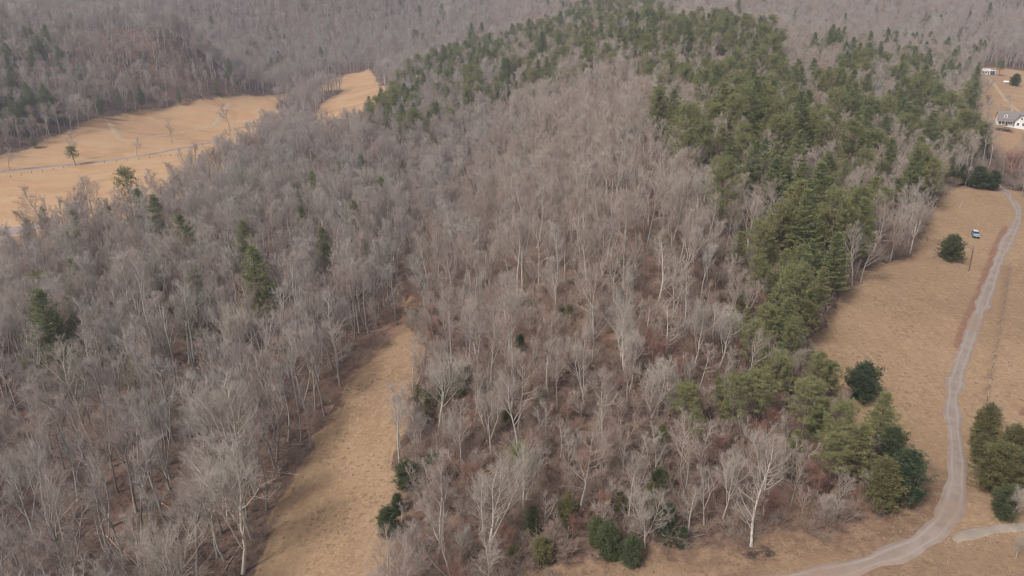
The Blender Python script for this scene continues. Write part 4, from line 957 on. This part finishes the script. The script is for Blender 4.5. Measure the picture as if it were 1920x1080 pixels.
def mass(name, idxs, X, vars_, S, ROT, label, cat, used_vars):
    me = bpy.data.meshes.new(name); n = len(X); me.vertices.add(n); me.vertices.foreach_set('co', np.ascontiguousarray(X, np.float32).ravel())
    a = me.attributes.new('which', 'INT', 'POINT'); a.data.foreach_set('value', np.array([used_vars.index(q) for q in vars_], np.int32))
    a = me.attributes.new('size', 'FLOAT_VECTOR', 'POINT'); a.data.foreach_set('vector', np.ascontiguousarray(S, np.float32).ravel())
    a = me.attributes.new('turn', 'FLOAT_VECTOR', 'POINT'); a.data.foreach_set('vector', np.ascontiguousarray(ROT, np.float32).ravel())
    o = link(name, me)
    ng = bpy.data.node_groups.new(name, 'GeometryNodeTree')
    ng.interface.new_socket('Geometry', in_out='INPUT', socket_type='NodeSocketGeometry'); ng.interface.new_socket('Geometry', in_out='OUTPUT', socket_type='NodeSocketGeometry')
    N = ng.nodes; L = ng.links; gi = N.new('NodeGroupInput'); go = N.new('NodeGroupOutput'); jn = N.new('GeometryNodeJoinGeometry')
    def na(nm, t):
        q = N.new('GeometryNodeInputNamedAttribute'); q.data_type = t; q.inputs[0].default_value = nm; return q.outputs[0]
    wh = na('which', 'INT'); si = na('size', 'FLOAT_VECTOR'); tu = N.new('FunctionNodeEulerToRotation'); L.new(na('turn', 'FLOAT_VECTOR'), tu.inputs[0])
    for i, vn in enumerate(used_vars):
        if vn not in SRC:
            SRC[vn] = bpy.data.objects.new('source '+vn, VAR[vn]['all'])
        oi = N.new('GeometryNodeObjectInfo'); oi.inputs['Object'].default_value = SRC[vn]; oi.inputs['As Instance'].default_value = True
        cmp = N.new('FunctionNodeCompare'); cmp.data_type = 'INT'; cmp.operation = 'EQUAL'; L.new(wh, cmp.inputs[2]); cmp.inputs[3].default_value = i
        ip = N.new('GeometryNodeInstanceOnPoints'); L.new(gi.outputs[0], ip.inputs['Points']); L.new(cmp.outputs[0], ip.inputs['Selection'])
        L.new(oi.outputs['Geometry'], ip.inputs['Instance']); L.new(tu.outputs[0], ip.inputs['Rotation']); L.new(si, ip.inputs['Scale']); L.new(ip.outputs[0], jn.inputs[0])
    L.new(jn.outputs[0], go.inputs[0])
    md = o.modifiers.new('scatter', 'NODES'); md.node_group = ng
    tag(o, label, cat, kind='stuff'); return o
SRC = {}
def mass_of(name, sel, label, cat):
    ii = np.nonzero(sel)[0]; uv = sorted(set(var[ii]))
    mass(name, ii, np.stack([x[ii], y[ii], z[ii]-.1], -1), list(var[ii]), np.repeat(scl[ii], 3), np.stack([tilt[ii, 0], tilt[ii, 1], rot[ii]], -1), label, cat, uv)
rest = ~single
mass_of('bare_woodland', rest & ~isev & (r < 620), 'leafless grey brown wood covering the spur and the left slope', 'woods')
mass_of('evergreen_woodland', rest & isev & (r < 620), 'green pines scattered through the wood and along the ridge', 'woods')
mass_of('hillside_forest', rest & (r >= 620), 'distant leafless forest covering the hills behind the pasture', 'forest')

# brush under and along the woods
bx, by = scatter(60, 420, 2.9, 9)
ub, vb, db, a, b, c, f, cl = masks(bx, by)
wood = ~(a | b | c | f)
edge2 = np.zeros(len(bx), bool)
ww = inpoly(ub, vb, WEEDS) & (vnoise(bx, by, 7, 41) > .55)
fbw = blur(field, 10); ei = np.clip(np.searchsorted(gx, bx)-1, 0, nx-1); ej = np.clip(np.searchsorted(gy, by)-1, 0, ny-1); nearedge = fbw[ej, ei] > .04
patch = vnoise(bx, by, 18, 43)
gb = np.random.default_rng(5); k = (wood & (gb.random(len(bx)) < np.where(nearedge, .8, np.where(ub > 760, 1.1, .26)*(.4+1.1*patch)))) | (ww & (gb.random(len(bx)) < .5))
bx, by = bx[k], by[k]; bz = hgrid_np(bx, by); k = in_view(bx, by, bz) & (polyd(bx, by, LANE[::3].tolist()) > 4); bx, by, bz = bx[k], by[k], bz[k]; ub_ = project(bx, by, bz)[0]
n = len(bx); bs = gb.uniform(.5, 1.25, n)*np.where(ub_ > 760, 1.25, .85); print('brush', n)
mass('undergrowth', None, np.stack([bx, by, bz], -1), ['brush %d' % i for i in gb.integers(0, 3, n)], np.repeat(bs, 3), np.stack([np.zeros(n), np.zeros(n), gb.uniform(0, 6.28, n)], -1),
     'brown leafless brush growing under and along the woods', 'brush', ['brush 0', 'brush 1', 'brush 2'])
g_ = np.random.default_rng(77); sg = []
for i in range(3):
    pts = path((-4.5, 0, .1), (1, 0, .02), 9, 5, 0, .05, g_)
    for j in range(5): sg.append((*pts[j], *pts[j+1], .16-.025*j, .16-.025*(j+1)))
    for j in range(5):
        p = pts[1+j % 4]; sg.append((*p, *(p+np.array([g_.uniform(.3, 1.5), g_.uniform(-1.6, 1.6), g_.uniform(0, 1.2)])), .05, .015))
    v_m, t_m = segs_mesh(sg, 5); VAR['dead %d' % i] = dict(kind='dead', H=1, trunk=None, crown=None, all=mesh_np('deadwood', v_m, t_m, [(M.setdefault('deadwood', bark_material('dead bark', (.22, .165, .13), (.40, .31, .25))))])); sg = []
dx, dy = scatter(70, 330, 9, 19); ud, vd, dd_, a, b, c, f, cl = masks(dx, dy); k = ~(a | b | c | f) & (g_.random(len(dx)) < .7); dx, dy = dx[k], dy[k]; dz_ = hgrid_np(dx, dy); k = in_view(dx, dy, dz_); dx, dy, dz_ = dx[k], dy[k], dz_[k]; n = len(dx)
mass('deadwood', None, np.stack([dx, dy, dz_], -1), ['dead %d' % q for q in g_.integers(0, 3, n)], np.repeat(g_.uniform(.5, 1.2, n), 3), np.stack([np.zeros(n), g_.normal(size=n)*.06, g_.uniform(0, 6.28, n)], -1),
     'scattered broken branches and rotting trunks on the wood floor', 'deadwood', ['dead 0', 'dead 1', 'dead 2'])
# ------------------------------------------------------------------ buildings, vehicles, fences, poles, logs
M['white_wall'] = plain('white boards', (.70, .68, .66), .6, .2, .06, 1.5); M['roof_brown'] = plain('grey brown shingles', (.19, .165, .155), .85, .1, .2, 4)
M['roof_pale'] = plain('pale metal roof', (.62, .61, .60), .45, .4, .08, 1); M['dark_glass'] = plain('window glass', (.03, .035, .045), .12, .5, .1)
M['trim'] = plain('white trim', (.78, .77, .75), .5, .2, .04); M['blue'] = plain('blue tarp', (.035, .10, .22), .6, .3, .15); M['wood_grey'] = plain('weathered wood', (.24, .205, .175), .9, .1, .3, 6)
M['wood_dark'] = plain('dark wood', (.085, .07, .06), .9, .1, .3, 6); M['log'] = plain('fallen log bark', (.34, .235, .17), .9, .1, .3, 3); M['tyre'] = plain('tyre rubber', (.02, .02, .02), .9, .1)
M['car_blue'] = plain('blue grey paint', (.14, .22, .32), .3, .5, .05); M['car_roof'] = plain('white paint', (.5, .54, .58), .35, .5, .04); M['car_maroon'] = plain('maroon paint', (.10, .02, .03), .3, .5, .05)
M['lamp'] = plain('lamp lens', (.75, .75, .72), .2, .5, .02); M['tail'] = plain('red lens', (.35, .02, .02), .3, .5, .02); M['rock'] = plain('pale rock', (.48, .42, .38), .9, .1, .2, 2); M['steel'] = plain('galvanised wire', (.35, .34, .33), .5, .4, .05)
M['creosote'] = plain('pole wood', (.30, .25, .21), .9, .1, .25, 4)
def roof_mb(x0, x1, y0, y1, ze, zr, along='x', over=.35, th=.16):
    """gable roof: two sloping slabs"""
    mb = MB()
    if along == 'x':
        ym = (y0+y1)/2
        for ya in (y0-over, y1+over):
            zz = ze-over*(zr-ze)/((y1-y0)/2)
            v = [(x0-over, ya, zz), (x1+over, ya, zz), (x1+over, ym, zr), (x0-over, ym, zr)]
            mb.add(v+[(a, b, c+th) for a, b, c in v], [(0,1,2,3),(4,5,6,7),(0,1,5,4),(2,3,7,6),(1,2,6,5),(0,3,7,4)])
    else:
        xm = (x0+x1)/2
        for xa in (x0-over, x1+over):
            zz = ze-over*(zr-ze)/((x1-x0)/2)
            v = [(xa, y0-over, zz), (xa, y1+over, zz), (xm, y1+over, zr), (xm, y0-over, zr)]
            mb.add(v+[(a, b, c+th) for a, b, c in v], [(0,1,2,3),(4,5,6,7),(0,1,5,4),(2,3,7,6),(1,2,6,5),(0,3,7,4)])
    return mb
def gable_block(x0, x1, y0, y1, zb, ze, zr, along='x'):
    mb = MB().box(x0, x1, y0, y1, zb, ze)
    if along == 'x':
        ym = (y0+y1)/2
        for xx, t in ((x0, .12), (x1, -.12)): mb.add([(xx, y0, ze), (xx, y1, ze), (xx, ym, zr), (xx+t, y0, ze), (xx+t, y1, ze), (xx+t, ym, zr)], [(0,1,2),(3,4,5),(0,2,5,3),(1,2,5,4)])
    else:
        xm = (x0+x1)/2
        for yy, t in ((y0, .12), (y1, -.12)): mb.add([(x0, yy, ze), (x1, yy, ze), (xm, yy, zr), (x0, yy+t, ze), (x1, yy+t, ze), (xm, yy+t, zr)], [(0,1,2),(3,4,5),(0,2,5,3),(1,2,5,4)])
    return mb
def window(parent, x, y, z, wd, h, nx_=0, ny_=-1):
    fr = MB()
    if nx_ == 0:
        for a0, a1, b0, b1 in ((x-wd/2-.1, x-wd/2, z, z+h), (x+wd/2, x+wd/2+.1, z, z+h), (x-wd/2-.1, x+wd/2+.1, z+h, z+h+.12), (x-wd/2-.1, x+wd/2+.1, z-.12, z), (x-.03, x+.03, z, z+h)):
            fr.box(a0, a1, y+ny_*.09, y, b0, b1)
    else:
        for a0, a1, b0, b1 in ((y-wd/2-.1, y-wd/2, z, z+h), (y+wd/2, y+wd/2+.1, z, z+h), (y-wd/2-.1, y+wd/2+.1, z+h, z+h+.12), (y-wd/2-.1, y+wd/2+.1, z-.12, z), (y-.03, y+.03, z, z+h)):
            fr.box(x, x+nx_*.09, a0, a1, b0, b1)
    f = fr.build('window', M['trim'], parent)
    g_ = MB().box(x-wd/2, x+wd/2, y+ny_*.05, y+ny_*.02, z, z+h) if nx_ == 0 else MB().box(x+nx_*.02, x+nx_*.05, y-wd/2, y+wd/2, z, z+h)
    g_.build('pane', M['dark_glass'], f)
# farmhouse
hx, hy, hz = at(1893, 237)
H_ = empty('farmhouse', (hx, hy, hz+.15), R(-24)); tag(H_, 'white farmhouse with brown gabled roofs, dormer and front porch behind the lane end', 'house')
gable_block(-6.2, 6.2, 0, 8, -1, 3.6, 7.2).build('wall', M['white_wall'], H_)
rf = roof_mb(-6.2, 6.2, 0, 8, 3.6, 7.2).build('roof', M['roof_brown'], H_)
MB().box(-.4, .4, 4.6, 5.3, 5.5, 8.2).build('chimney', M['rock'], rf)
gable_block(1.6, 6.9, -3.2, 1.5, -1, 3.4, 6.3, 'y').build('wall', M['white_wall'], H_)
roof_mb(1.6, 6.9, -3.2, 2.8, 3.4, 6.3, 'y').build('roof', M['roof_brown'], H_)
dm = gable_block(-3.6, -1.8, .7, 3, 4.0, 5.6, 6.4, 'y').build('dormer', M['white_wall'], H_)
roof_mb(-3.6, -1.8, .7, 3.2, 5.6, 6.4, 'y', .2, .1).build('dormer_roof', M['roof_brown'], dm)
window(H_, -2.7, .7, 4.6, .8, .9)
for wx in (-5.0, -3.6, -.7, .6): window(H_, wx, 0, 1.0, .9, 1.5)
for wx in (3.0, 5.5): window(H_, wx, -3.2, 1.0, 1.0, 1.5)
window(H_, 4.25, -3.2, 4.0, .8, 1.1)
for wy in (2.2, 5.6): window(H_, -6.2, wy, 1.0, 1.0, 1.4, -1, 0)
dr = MB().box(-2.4, -1.5, -.07, 0, .1, 2.3).build('door', M['wood_dark'], H_); MB().box(-1.66, -1.6, -.13, -.072, 1.1, 1.2).build('handle', M['steel'], dr)
MB().box(-9.2, 1.5, -2.6, -.02, -.4, .1).build('deck', M['trim'], H_)
MB().add([(-6.4, -2.8, 2.55), (1.55, -2.8, 2.55), (1.55, -.02, 3.25), (-6.4, -.02, 3.25), (-6.4, -2.8, 2.67), (1.55, -2.8, 2.67), (1.55, -.02, 3.37), (-6.4, -.02, 3.37)], [(0,1,2,3),(4,5,6,7),(0,1,5,4),(2,3,7,6),(1,2,6,5),(0,3,7,4)]).build('porch_roof', M['roof_brown'], H_)
for px_ in (-6.2, -4.4, -2.7, -1.1, .6): MB().box(px_-.08, px_+.08, -2.6, -2.44, .1, 2.5).build('porch_post', M['trim'], H_)
for x0, x1 in ((-9.2, -6.3), (-6.1, -4.5), (-4.3, -2.8), (-1., .5)): MB().box(x0, x1, -2.56, -2.50, .75, .9).box(x0, x1, -2.56, -2.50, .2, .3).build('railing', M['trim'], H_)
gable_block(7.0, 12.5, .5, 6, -1, 2.6, 4.4).build('wall', M['white_wall'], H_); roof_mb(7.0, 12.5, .5, 6, 2.6, 4.4).build('roof', M['roof_pale'], H_)
MB().box(8.2, 11.2, .42, .5, -.1, 2.1).build('garage_door', M['wood_grey'], H_)
# cottage
x_, y_, z_ = at(1849, 140); C_ = empty('cottage', (x_, y_, z_+.1), R(-20)); tag(C_, 'small white cottage with pale low roofs at the far field corner', 'house')
gable_block(-6, 2.4, 0, 7, -1, 3.0, 4.4).build('wall', M['white_wall'], C_); roof_mb(-6, 2.4, 0, 7, 3.0, 4.4, over=.5).build('roof', M['roof_pale'], C_)
for wx in (-4.6, -2.6, -.6): window(C_, wx, 0, 1.0, 1.5, 1.3)
MB().box(1.0, 1.9, -.07, 0, 0, 2.1).build('door', M['wood_dark'], C_)
for px_ in (2.6, 6.6):
    for py_ in (.3, 5.6): MB().box(px_-.1, px_+.1, py_-.1, py_+.1, -.5, 3.1).build('carport_post', M['trim'], C_)
MB().box(2.45, 7.2, -.2, 6.2, 3.12, 3.3).build('carport_roof', M['roof_pale'], C_)
MB().box(2.9, 6.3, .6, .72, .1, 2.7).build('tarp', M['blue'], C_)
# shed
x_, y_, z_ = at(1801, 222); S_ = empty('garden_shed', (x_, y_, z_), R(-30)); tag(S_, 'small whitish shed with pale roof at the wood edge left of the farmhouse', 'shed')
gable_block(-1.7, 1.7, 0, 3, -.6, 2.3, 3.2).build('wall', M['white_wall'], S_); roof_mb(-1.7, 1.7, 0, 3, 2.3, 3.2, over=.25, th=.1).build('roof', M['roof_pale'], S_)
MB().box(-.5, .5, -.06, 0, 0, 1.9).build('door', M['wood_grey'], S_)
# tank
x_, y_, z_ = at(1886, 156); K_ = empty('propane_tank', (x_, y_, z_), R(-30)); tag(K_, 'white rounded tank beside the dark conical evergreen', 'tank')
mb = MB(); mb.cyl((-1.5, 0, 1.1), (1.5, 0, 1.1), .8, n=14, cap=False)
for s in (-1, 1):
    mb.cyl((1.5*s, 0, 1.1), (1.85*s, 0, 1.1), .8, .6, 14, False); mb.cyl((1.85*s, 0, 1.1), (2.05*s, 0, 1.1), .6, .15, 14)
mb.build('tank_body', M['trim'], K_, True)
for s in (-1, 1): MB().box(s-.12, s+.12, -.5, .5, 0, .5).build('leg', M['steel'], K_)
# cars
def make_car(name, loc, rz, paint, roofm, label):
    c = empty(name, loc, rz); tag(c, label, 'car')
    prof = [(-2.2, .42), (-2.25, .75), (-2.1, .98), (-1.95, 1.05), (.85, 1.05), (1.9, .92), (2.2, .75), (2.22, .42)]   # lower body, side view
    def loft(pr, w0, w1, zt):
        v = []
        for s in (-1, 1):
            for (a, b) in pr: v.append((s*(w0+(w1-w0)*max(0, (b-.42)/(zt-.42))), a, b))
        n = len(pr); return v, [tuple(range(n)), tuple(range(2*n-1, n-1, -1))]+[(i, (i+1) % n, n+(i+1) % n, n+i) for i in range(n)]
    mb = MB(); v, f = loft(prof, .90, .84, 1.05); mb.add([(a, -b, z) for a, b, z in v], f); mb.build('body', paint, c)
    cab = [(-1.95, 1.052), (-1.6, 1.62), (.1, 1.62), (.85, 1.052)]
    v = [(s*(.80 if z < 1.3 else .66), -a, z) for s in (-1, 1) for a, z in cab]
    MB().add(v, [(0,1,2,3), (7,6,5,4), (0,1,5,4), (2,3,7,6), (0,3,7,4)]).build('window', M['dark_glass'], c)
    MB().add([(-.69, 1.64, 1.61), (.69, 1.64, 1.61), (.69, -.14, 1.61), (-.69, -.14, 1.61), (-.6, 1.5, 1.68), (.6, 1.5, 1.68), (.6, 0, 1.68), (-.6, 0, 1.68)],
             [(0,1,2,3),(4,5,6,7),(0,1,5,4),(1,2,6,5),(2,3,7,6),(3,0,4,7)]).build('roof', roofm, c)
    MB().box(-.7, .7, -1.75, -.95, 1.045, 1.075).build('bonnet', roofm, c)
    for sx in (-1, 1):
        for sy in (-1.35, 1.35):
            wl = MB().cyl((sx*.72, sy, .34), (sx*.93, sy, .34), .34, n=14).build('wheel', M['tyre'], c)
            MB().cyl((sx*.932, sy, .34), (sx*.945, sy, .34), .2, n=10).build('rim', M['steel'], wl)
        MB().box(sx*.62-.16, sx*.62+.16, -2.27, -2.21, .66, .80).build('headlight', M['lamp'], c)
        MB().box(sx*.68-.12, sx*.68+.12, 2.24, 2.29, .7, .9).build('tail_light', M['tail'], c)
        MB().box(sx*.90-.07, sx*.90+.07, -.75, -.6, 1.02, 1.16).build('mirror', paint, c)
    MB().box(-.85, .85, -2.30, -2.22, .40, .58).build('bumper', M['tyre'], c)
    MB().box(-.2, .2, -2.33, -2.302, .44, .56).build('number_plate', M['lamp'], c)
    return c
x_, y_, z_ = at(1828, 443); make_car('parked_car', (x_, y_, z_+.02), R(-22), M['car_blue'], M['car_roof'], 'blue grey car with white roof parked on the grass near the lane')
x_, y_, z_ = at(-2, 441); make_car('parked_car', (x_, y_, z_+.25), R(70), M['car_maroon'], M['car_maroon'], 'dark maroon car on the paved yard at the left picture edge')
# fences
def fence(pa, label, group, gap=2.4, hgt=1.15, rails=2, pr=.07, mp='wood_dark', mr='wood_dark', rr_=.035, name='rail_fence', jit=.1):
    A = [at(*p) for p in pa]; c = empty(name, A[0]); o = Vector(A[0]); tag(c, label, 'fence', group)
    tops = []
    for (a, b) in zip(A[:-1], A[1:]):
        n = max(1, int(math.hypot(b[0]-a[0], b[1]-a[1])/gap))
        for i in range(n+(b is A[-1])):
            t = i/n; x = a[0]+(b[0]-a[0])*t; y = a[1]+(b[1]-a[1])*t; tops.append((x, y, hgrid(x, y)))
    pm = None
    for p in tops:
        q = Vector(p)-o
        if pm is None: pm = MB().cyl((0, 0, -.2), (0, 0, hgt), pr, pr*.85, 6).build('post', M[mp], c); pm.location = q
        else: n_ = pm.copy(); COL.objects.link(n_); n_.parent = c; n_.location = q
        pm2 = c.children[-1] if c.children else pm
    for k_ in range(rails):
        mb = MB(); z = hgt*(.92-.42*k_)
        for p, q in zip(tops[:-1], tops[1:]):
            mb = MB(); a, b = Vector(p)-o, Vector(q)-o; dz = random.uniform(-jit, jit)*.5
            mb.cyl(a+Vector((0, 0, z)), b+Vector((0, 0, z+dz)), rr_, n=5); mb.build('rail', M[mr], c)
plot = 'fence sides round the small plot'
fence([(1728,449),(1738,452),(1760,457)], 'dark rail fence along the back left of the small plot', plot)
fence([(1798,462),(1824,469)], 'dark rail fence back right side behind the round evergreen', plot)
fence([(1824,469),(1816,508)], 'dark rail fence down the right side of the small plot', plot)
fence([(1722,452),(1718,470)], 'thin broken rail fence on the left side of the small plot', plot, 2.8, 1.0, 1, .05, 'wood_grey', 'wood_grey', .02)
fence([(1736,485),(1775,497),(1816,508)], 'low pale rail fence along the front of the small plot', plot, 2.6, .6, 1, .05, 'wood_grey', 'wood_grey', .045)
fence([(0,337),(60,325),(120,316)], 'thin post and wire fence beside the country road', None, 5, 1.3, 2, .12, 'wood_dark', 'steel', .02, 'wire_fence')
fence([(130,312),(240,302),(340,290)], 'dark wire fence farther along the country road', None, 6, 1.3, 2, .12, 'wood_dark', 'steel', .02, 'wire_fence')
fence([(1893,500),(1888,540),(1873,630),(1861,690),(1850,752)], 'thin wire fence on dark posts running beside the lane', None, 4.5, 1.1, 2, .06, 'wood_dark', 'steel', .012, 'wire_fence')
# poles
def leaning(name, u0, v0, length, tilt, az, r_, m, label, cat):
    x, y, z = at(u0, v0); c = empty(name, (x, y, z)); tag(c, label, cat)
    d = Vector((math.sin(tilt)*math.cos(az), math.sin(tilt)*math.sin(az), math.cos(tilt)))
    MB().cyl(-d*.3, d*length, r_, r_*.8, 7).build('shaft', M[m], c); MB().cyl(d*length, d*(length+.04), r_*.95, r_*.7, 7).build('end_cap', M['wood_grey'], c); return c, d
leaning('leaning_pole', 1690, 479, 3.2, .18, 0, .08, 'rock', 'white slanting pole at the wood edge by the small plot', 'pole')
leaning('leaning_pole', 1799, 390, 2.6, .22, 0, .06, 'rock', 'thin white pole standing alone in the upper hay field', 'pole')
def utility(u, v, h, tilt, label):
    x, y, z = at(u, v); c = empty('utility_pole', (x, y, z), R(10)); c.rotation_euler = (0, tilt, R(10)); tag(c, label, 'utility pole')
    MB().cyl((0, 0, -.5), (0, 0, h), .18, .12, 8).build('shaft', M['creosote'], c)
    ca = MB().box(-1.3, 1.3, -.28, -.14, h-.9, h-.75).build('crossarm', M['wood_grey'], c)
    for s in (-1.15, -.5, .5, 1.15): MB().cyl((s, -.21, h-.748), (s, -.21, h-.55), .06, n=6).build('insulator', M['trim'], ca)
utility(1866, 221, 8.5, R(14), 'leaning pale utility pole just left of the farmhouse')
utility(1887, 215, 8.5, R(4), 'utility pole behind the farmhouse roof')
utility(1915, 220, 8.5, 0, 'utility pole at the right picture edge behind the farmhouse')
# fallen logs
def log(u0, v0, u1, v1, r_, label, m='log', lift=.25, stubs=3):
    a, b = Vector(at(u0, v0)), Vector(at(u1, v1)); a.z += r_*.6+lift*.3; b.z += r_*.4+lift
    c = empty('fallen_log', a); tag(c, label, 'log'); d = b-a; L = d.length; side = Vector((-d.y, d.x, 0)).normalized()
    mb = MB(); n = 6; pts = [d*(i/n)+side*random.uniform(-.03, .03)*L*.3 for i in range(n+1)]
    for i in range(n): mb.cyl(pts[i], pts[i+1], r_*(1-i/n*.6), r_*(1-(i+1)/n*.6), 7, i in (0, n-1))
    mb.build('trunk', M[m], c, True)
    for i in range(stubs):
        p = pts[2+i % 4]; q = p+(side*random.choice((-1, 1))*.8+Vector((0, 0, .7))+d.normalized()*.6)*random.uniform(.6, 1.5)*L*.1
        MB().cyl(p, q, r_*.35, r_*.12, 5).build('branch', M[m], c)
log(197,1005,265,1068,.16,'long slanting fallen log near the bottom of the left wood')
log(303,945,352,975,.15,'pale fallen log lying across the russet floor of the left wood')
log(398,958,436,978,.13,'short fallen log right of the pale one in the left wood')
log(112,838,140,815,.14,'orange brown broken log leaning in the left wood')
log(632,755,612,785,.14,'pale fallen trunk at the left edge of the grass strip')
log(683,700,712,712,.10,'thin pale log lying on the upper grass strip','log',.05)
log(895,893,942,866,.15,'topmost russet log of the heap in the central wood')
log(900,900,938,876,.13,'second russet log of the heap in the central wood')
log(908,905,945,872,.12,'steepest russet log of the heap in the central wood')
log(915,880,950,905,.11,'russet log crossing under the heap in the central wood')
log(822,662,868,640,.13,'grey fallen log above the upper end of the grass strip','wood_grey')
log(820,650,850,665,.11,'short grey fallen log crossing the one above the strip','wood_grey')
log(1030,560,1075,548,.12,'thin fallen trunk on the russet slope of the central wood','wood_grey')
log(1420,880,1442,852,.14,'grey broken trunk leaning behind the tall pale tree','wood_grey',1.5)
# straw clumps in the near grass, stones on the spur, saplings
gr_ = np.random.default_rng(91)
for i in range(3):
    n = 14; c0 = gr_.normal(size=(n, 3))*.16; c0[:, 2] = 0; d0 = gr_.normal(size=(n, 3))*.5; d0[:, 2] = 1
    vv0, tt0 = needles(c0, d0/np.linalg.norm(d0, axis=1)[:, None], np.full(n, .34), 2, .10, gr_, .5); VAR['tuft %d' % i] = dict(kind='tuft', H=1, trunk=None, crown=None, all=mesh_np('grass tuft', vv0, tt0, [M['rock']]))
k_ = NT('straw blades'); M['straw'] = k_.finish(k_.mix(k_.rand(), (.24, .165, .105), (.40, .31, .205)), .9, .05)
for i in range(3): VAR['tuft %d' % i]['all'].materials[0] = M['straw']
tx, ty = scatter(70, 215, 1.25, 23); ut, vt, dt, a, b, c, f, cl = masks(tx, ty); pn_ = vnoise(tx, ty, 6, 51)*.6+vnoise(tx, ty, 2.2, 52)*.4
k = (b | c) & (gr_.random(len(tx)) < sstep(.35, .7, pn_)*.9) & (polyd(tx, ty, LANE[::2].tolist()) > 1.9); tx, ty = tx[k], ty[k]; tz = hgrid_np(tx, ty); k = in_view(tx, ty, tz); tx, ty, tz = tx[k], ty[k], tz[k]; n = len(tx); print('tufts', n)
mass('dry_grass', None, np.stack([tx, ty, tz-.03], -1), ['tuft %d' % q for q in gr_.integers(0, 3, n)], np.repeat(gr_.uniform(.5, 1.3, n), 3), np.stack([np.zeros(n), np.zeros(n), gr_.uniform(0, 6.28, n)], -1),
     'straw coloured winter grass clumps over the mown fields', 'grass', ['tuft 0', 'tuft 1', 'tuft 2'])
mx, my = scatter(70, 330, 4.3, 29); um, vm, dm_, a, b, c, f, cl = masks(mx, my); k = ~(a | b | c | f) & (um > 760) & (vm > 520) & (um < 1650) & (gr_.random(len(mx)) < .25+.6*vnoise(mx, my, 20, 61)); mx, my = mx[k], my[k]; mz = hgrid_np(mx, my); k = in_view(mx, my, mz) & (polyd(mx, my, LANE[::3].tolist()) > 4); mx, my, mz = mx[k], my[k], mz[k]; n = len(mx); print('saplings', n)
mass('saplings', None, np.stack([mx, my, mz], -1), [('sapling 0', 'sapling 1', 'bare 7', 'sapling 1', 'cedar 3')[q] for q in np.minimum(gr_.integers(0, 26, n)//6, 4)], np.repeat(gr_.uniform(.35, .75, n), 3), np.stack([gr_.normal(size=n)*.08, gr_.normal(size=n)*.08, gr_.uniform(0, 6.28, n)], -1),
     'thin young growth crowding under the central wood', 'saplings', ['bare 7', 'cedar 3', 'sapling 0', 'sapling 1'])
mb = MB()
for i in range(220):
    p = TRACK_R[gr_.integers(0, len(TRACK_R))]+gr_.normal(size=2)*.75; s_ = gr_.uniform(.05, .14); zz = hgrid(*p)
    q = [(p[0]+s_*math.cos(t)*gr_.uniform(.7, 1.3), p[1]+s_*math.sin(t)*gr_.uniform(.7, 1.3), zz) for t in (0, 1.3, 2.5, 3.8, 5.)]
    mb.add(q+[(p[0], p[1], zz+s_*.9)], [(0,1,5),(1,2,5),(2,3,5),(3,4,5),(4,0,5)])
tag(mb.build('rubble', plain('dirty stones', (.30, .25, .21), .95, .05, .3, 1)), 'pale stones strewn along the short stony track', 'stones', kind='stuff')
# rocks by the paved yard
def rock(u, v, s, label):
    x, y, z = at(u, v); g_ = np.random.default_rng(int(u)); mb = MB(); rings = [(0, 1.), (.35, 1.1), (.7, .8), (.95, .35)]; vs_ = []
    for zz, rr2 in rings:
        for i in range(7): t = 6.283*i/7; q = rr2*(.8+.4*g_.random()); vs_.append((s*q*math.cos(t)*1.4, s*q*math.sin(t), s*zz*.8))
    fs = [(j*7+i, j*7+(i+1) % 7, j*7+7+(i+1) % 7, j*7+7+i) for j in range(3) for i in range(7)]+[tuple(range(21, 28))]
    o = mb.add(vs_, fs).build('boulder', M['rock'], None, False, (x, y, z-.05)); tag(o, label, 'rock')
rock(14, 446, 1.0, 'pale boulder below the paved yard, left of two'); rock(24, 452, .9, 'pale boulder below the paved yard, right of two')
# cut brush heaps on the grass
def heap(u, v, s, n, label, name='brush_pile'):
    x, y, z = at(u, v); mb = MB(); g_ = np.random.default_rng(int(u+v))
    for i in range(n):
        a = g_.uniform(0, 6.28); p = Vector((g_.normal()*s*.35, g_.normal()*s*.35, abs(g_.normal())*s*.18)); d = Vector((math.cos(a), math.sin(a), g_.uniform(-.1, .5)))*s*g_.uniform(.3, .8)
        mb.cyl(p-d*.5, p+d*.5, .03, .012, 4, False)
    tag(mb.build(name, M['wood_dark'], None, False, (x, y, z)), label, 'brush pile')
heap(1409, 1040, 1.3, 90, 'dark little brush pile on the grass below the pale spreading tree')
heap(1440, 1038, 1.5, 80, 'second dark brush pile right of the one under the pale tree')
heap(1885, 246, 4.5, 260, 'dark clipped hedge along the front of the farmhouse', 'hedge')
heap(1872, 244, 3.5, 200, 'round grey shrub at the left corner of the farmhouse deck', 'shrub')

# ------------------------------------------------------------------ air
k = NT('air'); vs = k.n('ShaderNodeVolumePrincipled'); vs.inputs['Color'].default_value = (.76, .82, 1.0, 1); vs.inputs['Density'].default_value = 0.00020
vs.inputs['Anisotropy'].default_value = .2; k.l(vs.outputs[0], k.out.inputs['Volume'])
zmax = max(GZ.max()+30, CAMZ+5); zmin = GZ.min()-1.
tag(MB().box(gx[0]-20, gx[-1]+20, gy[0]-20, gy[-1]+20, zmin, zmax).build('haze', k.m), 'thin pale winter haze over the valley', 'haze', kind='stuff')
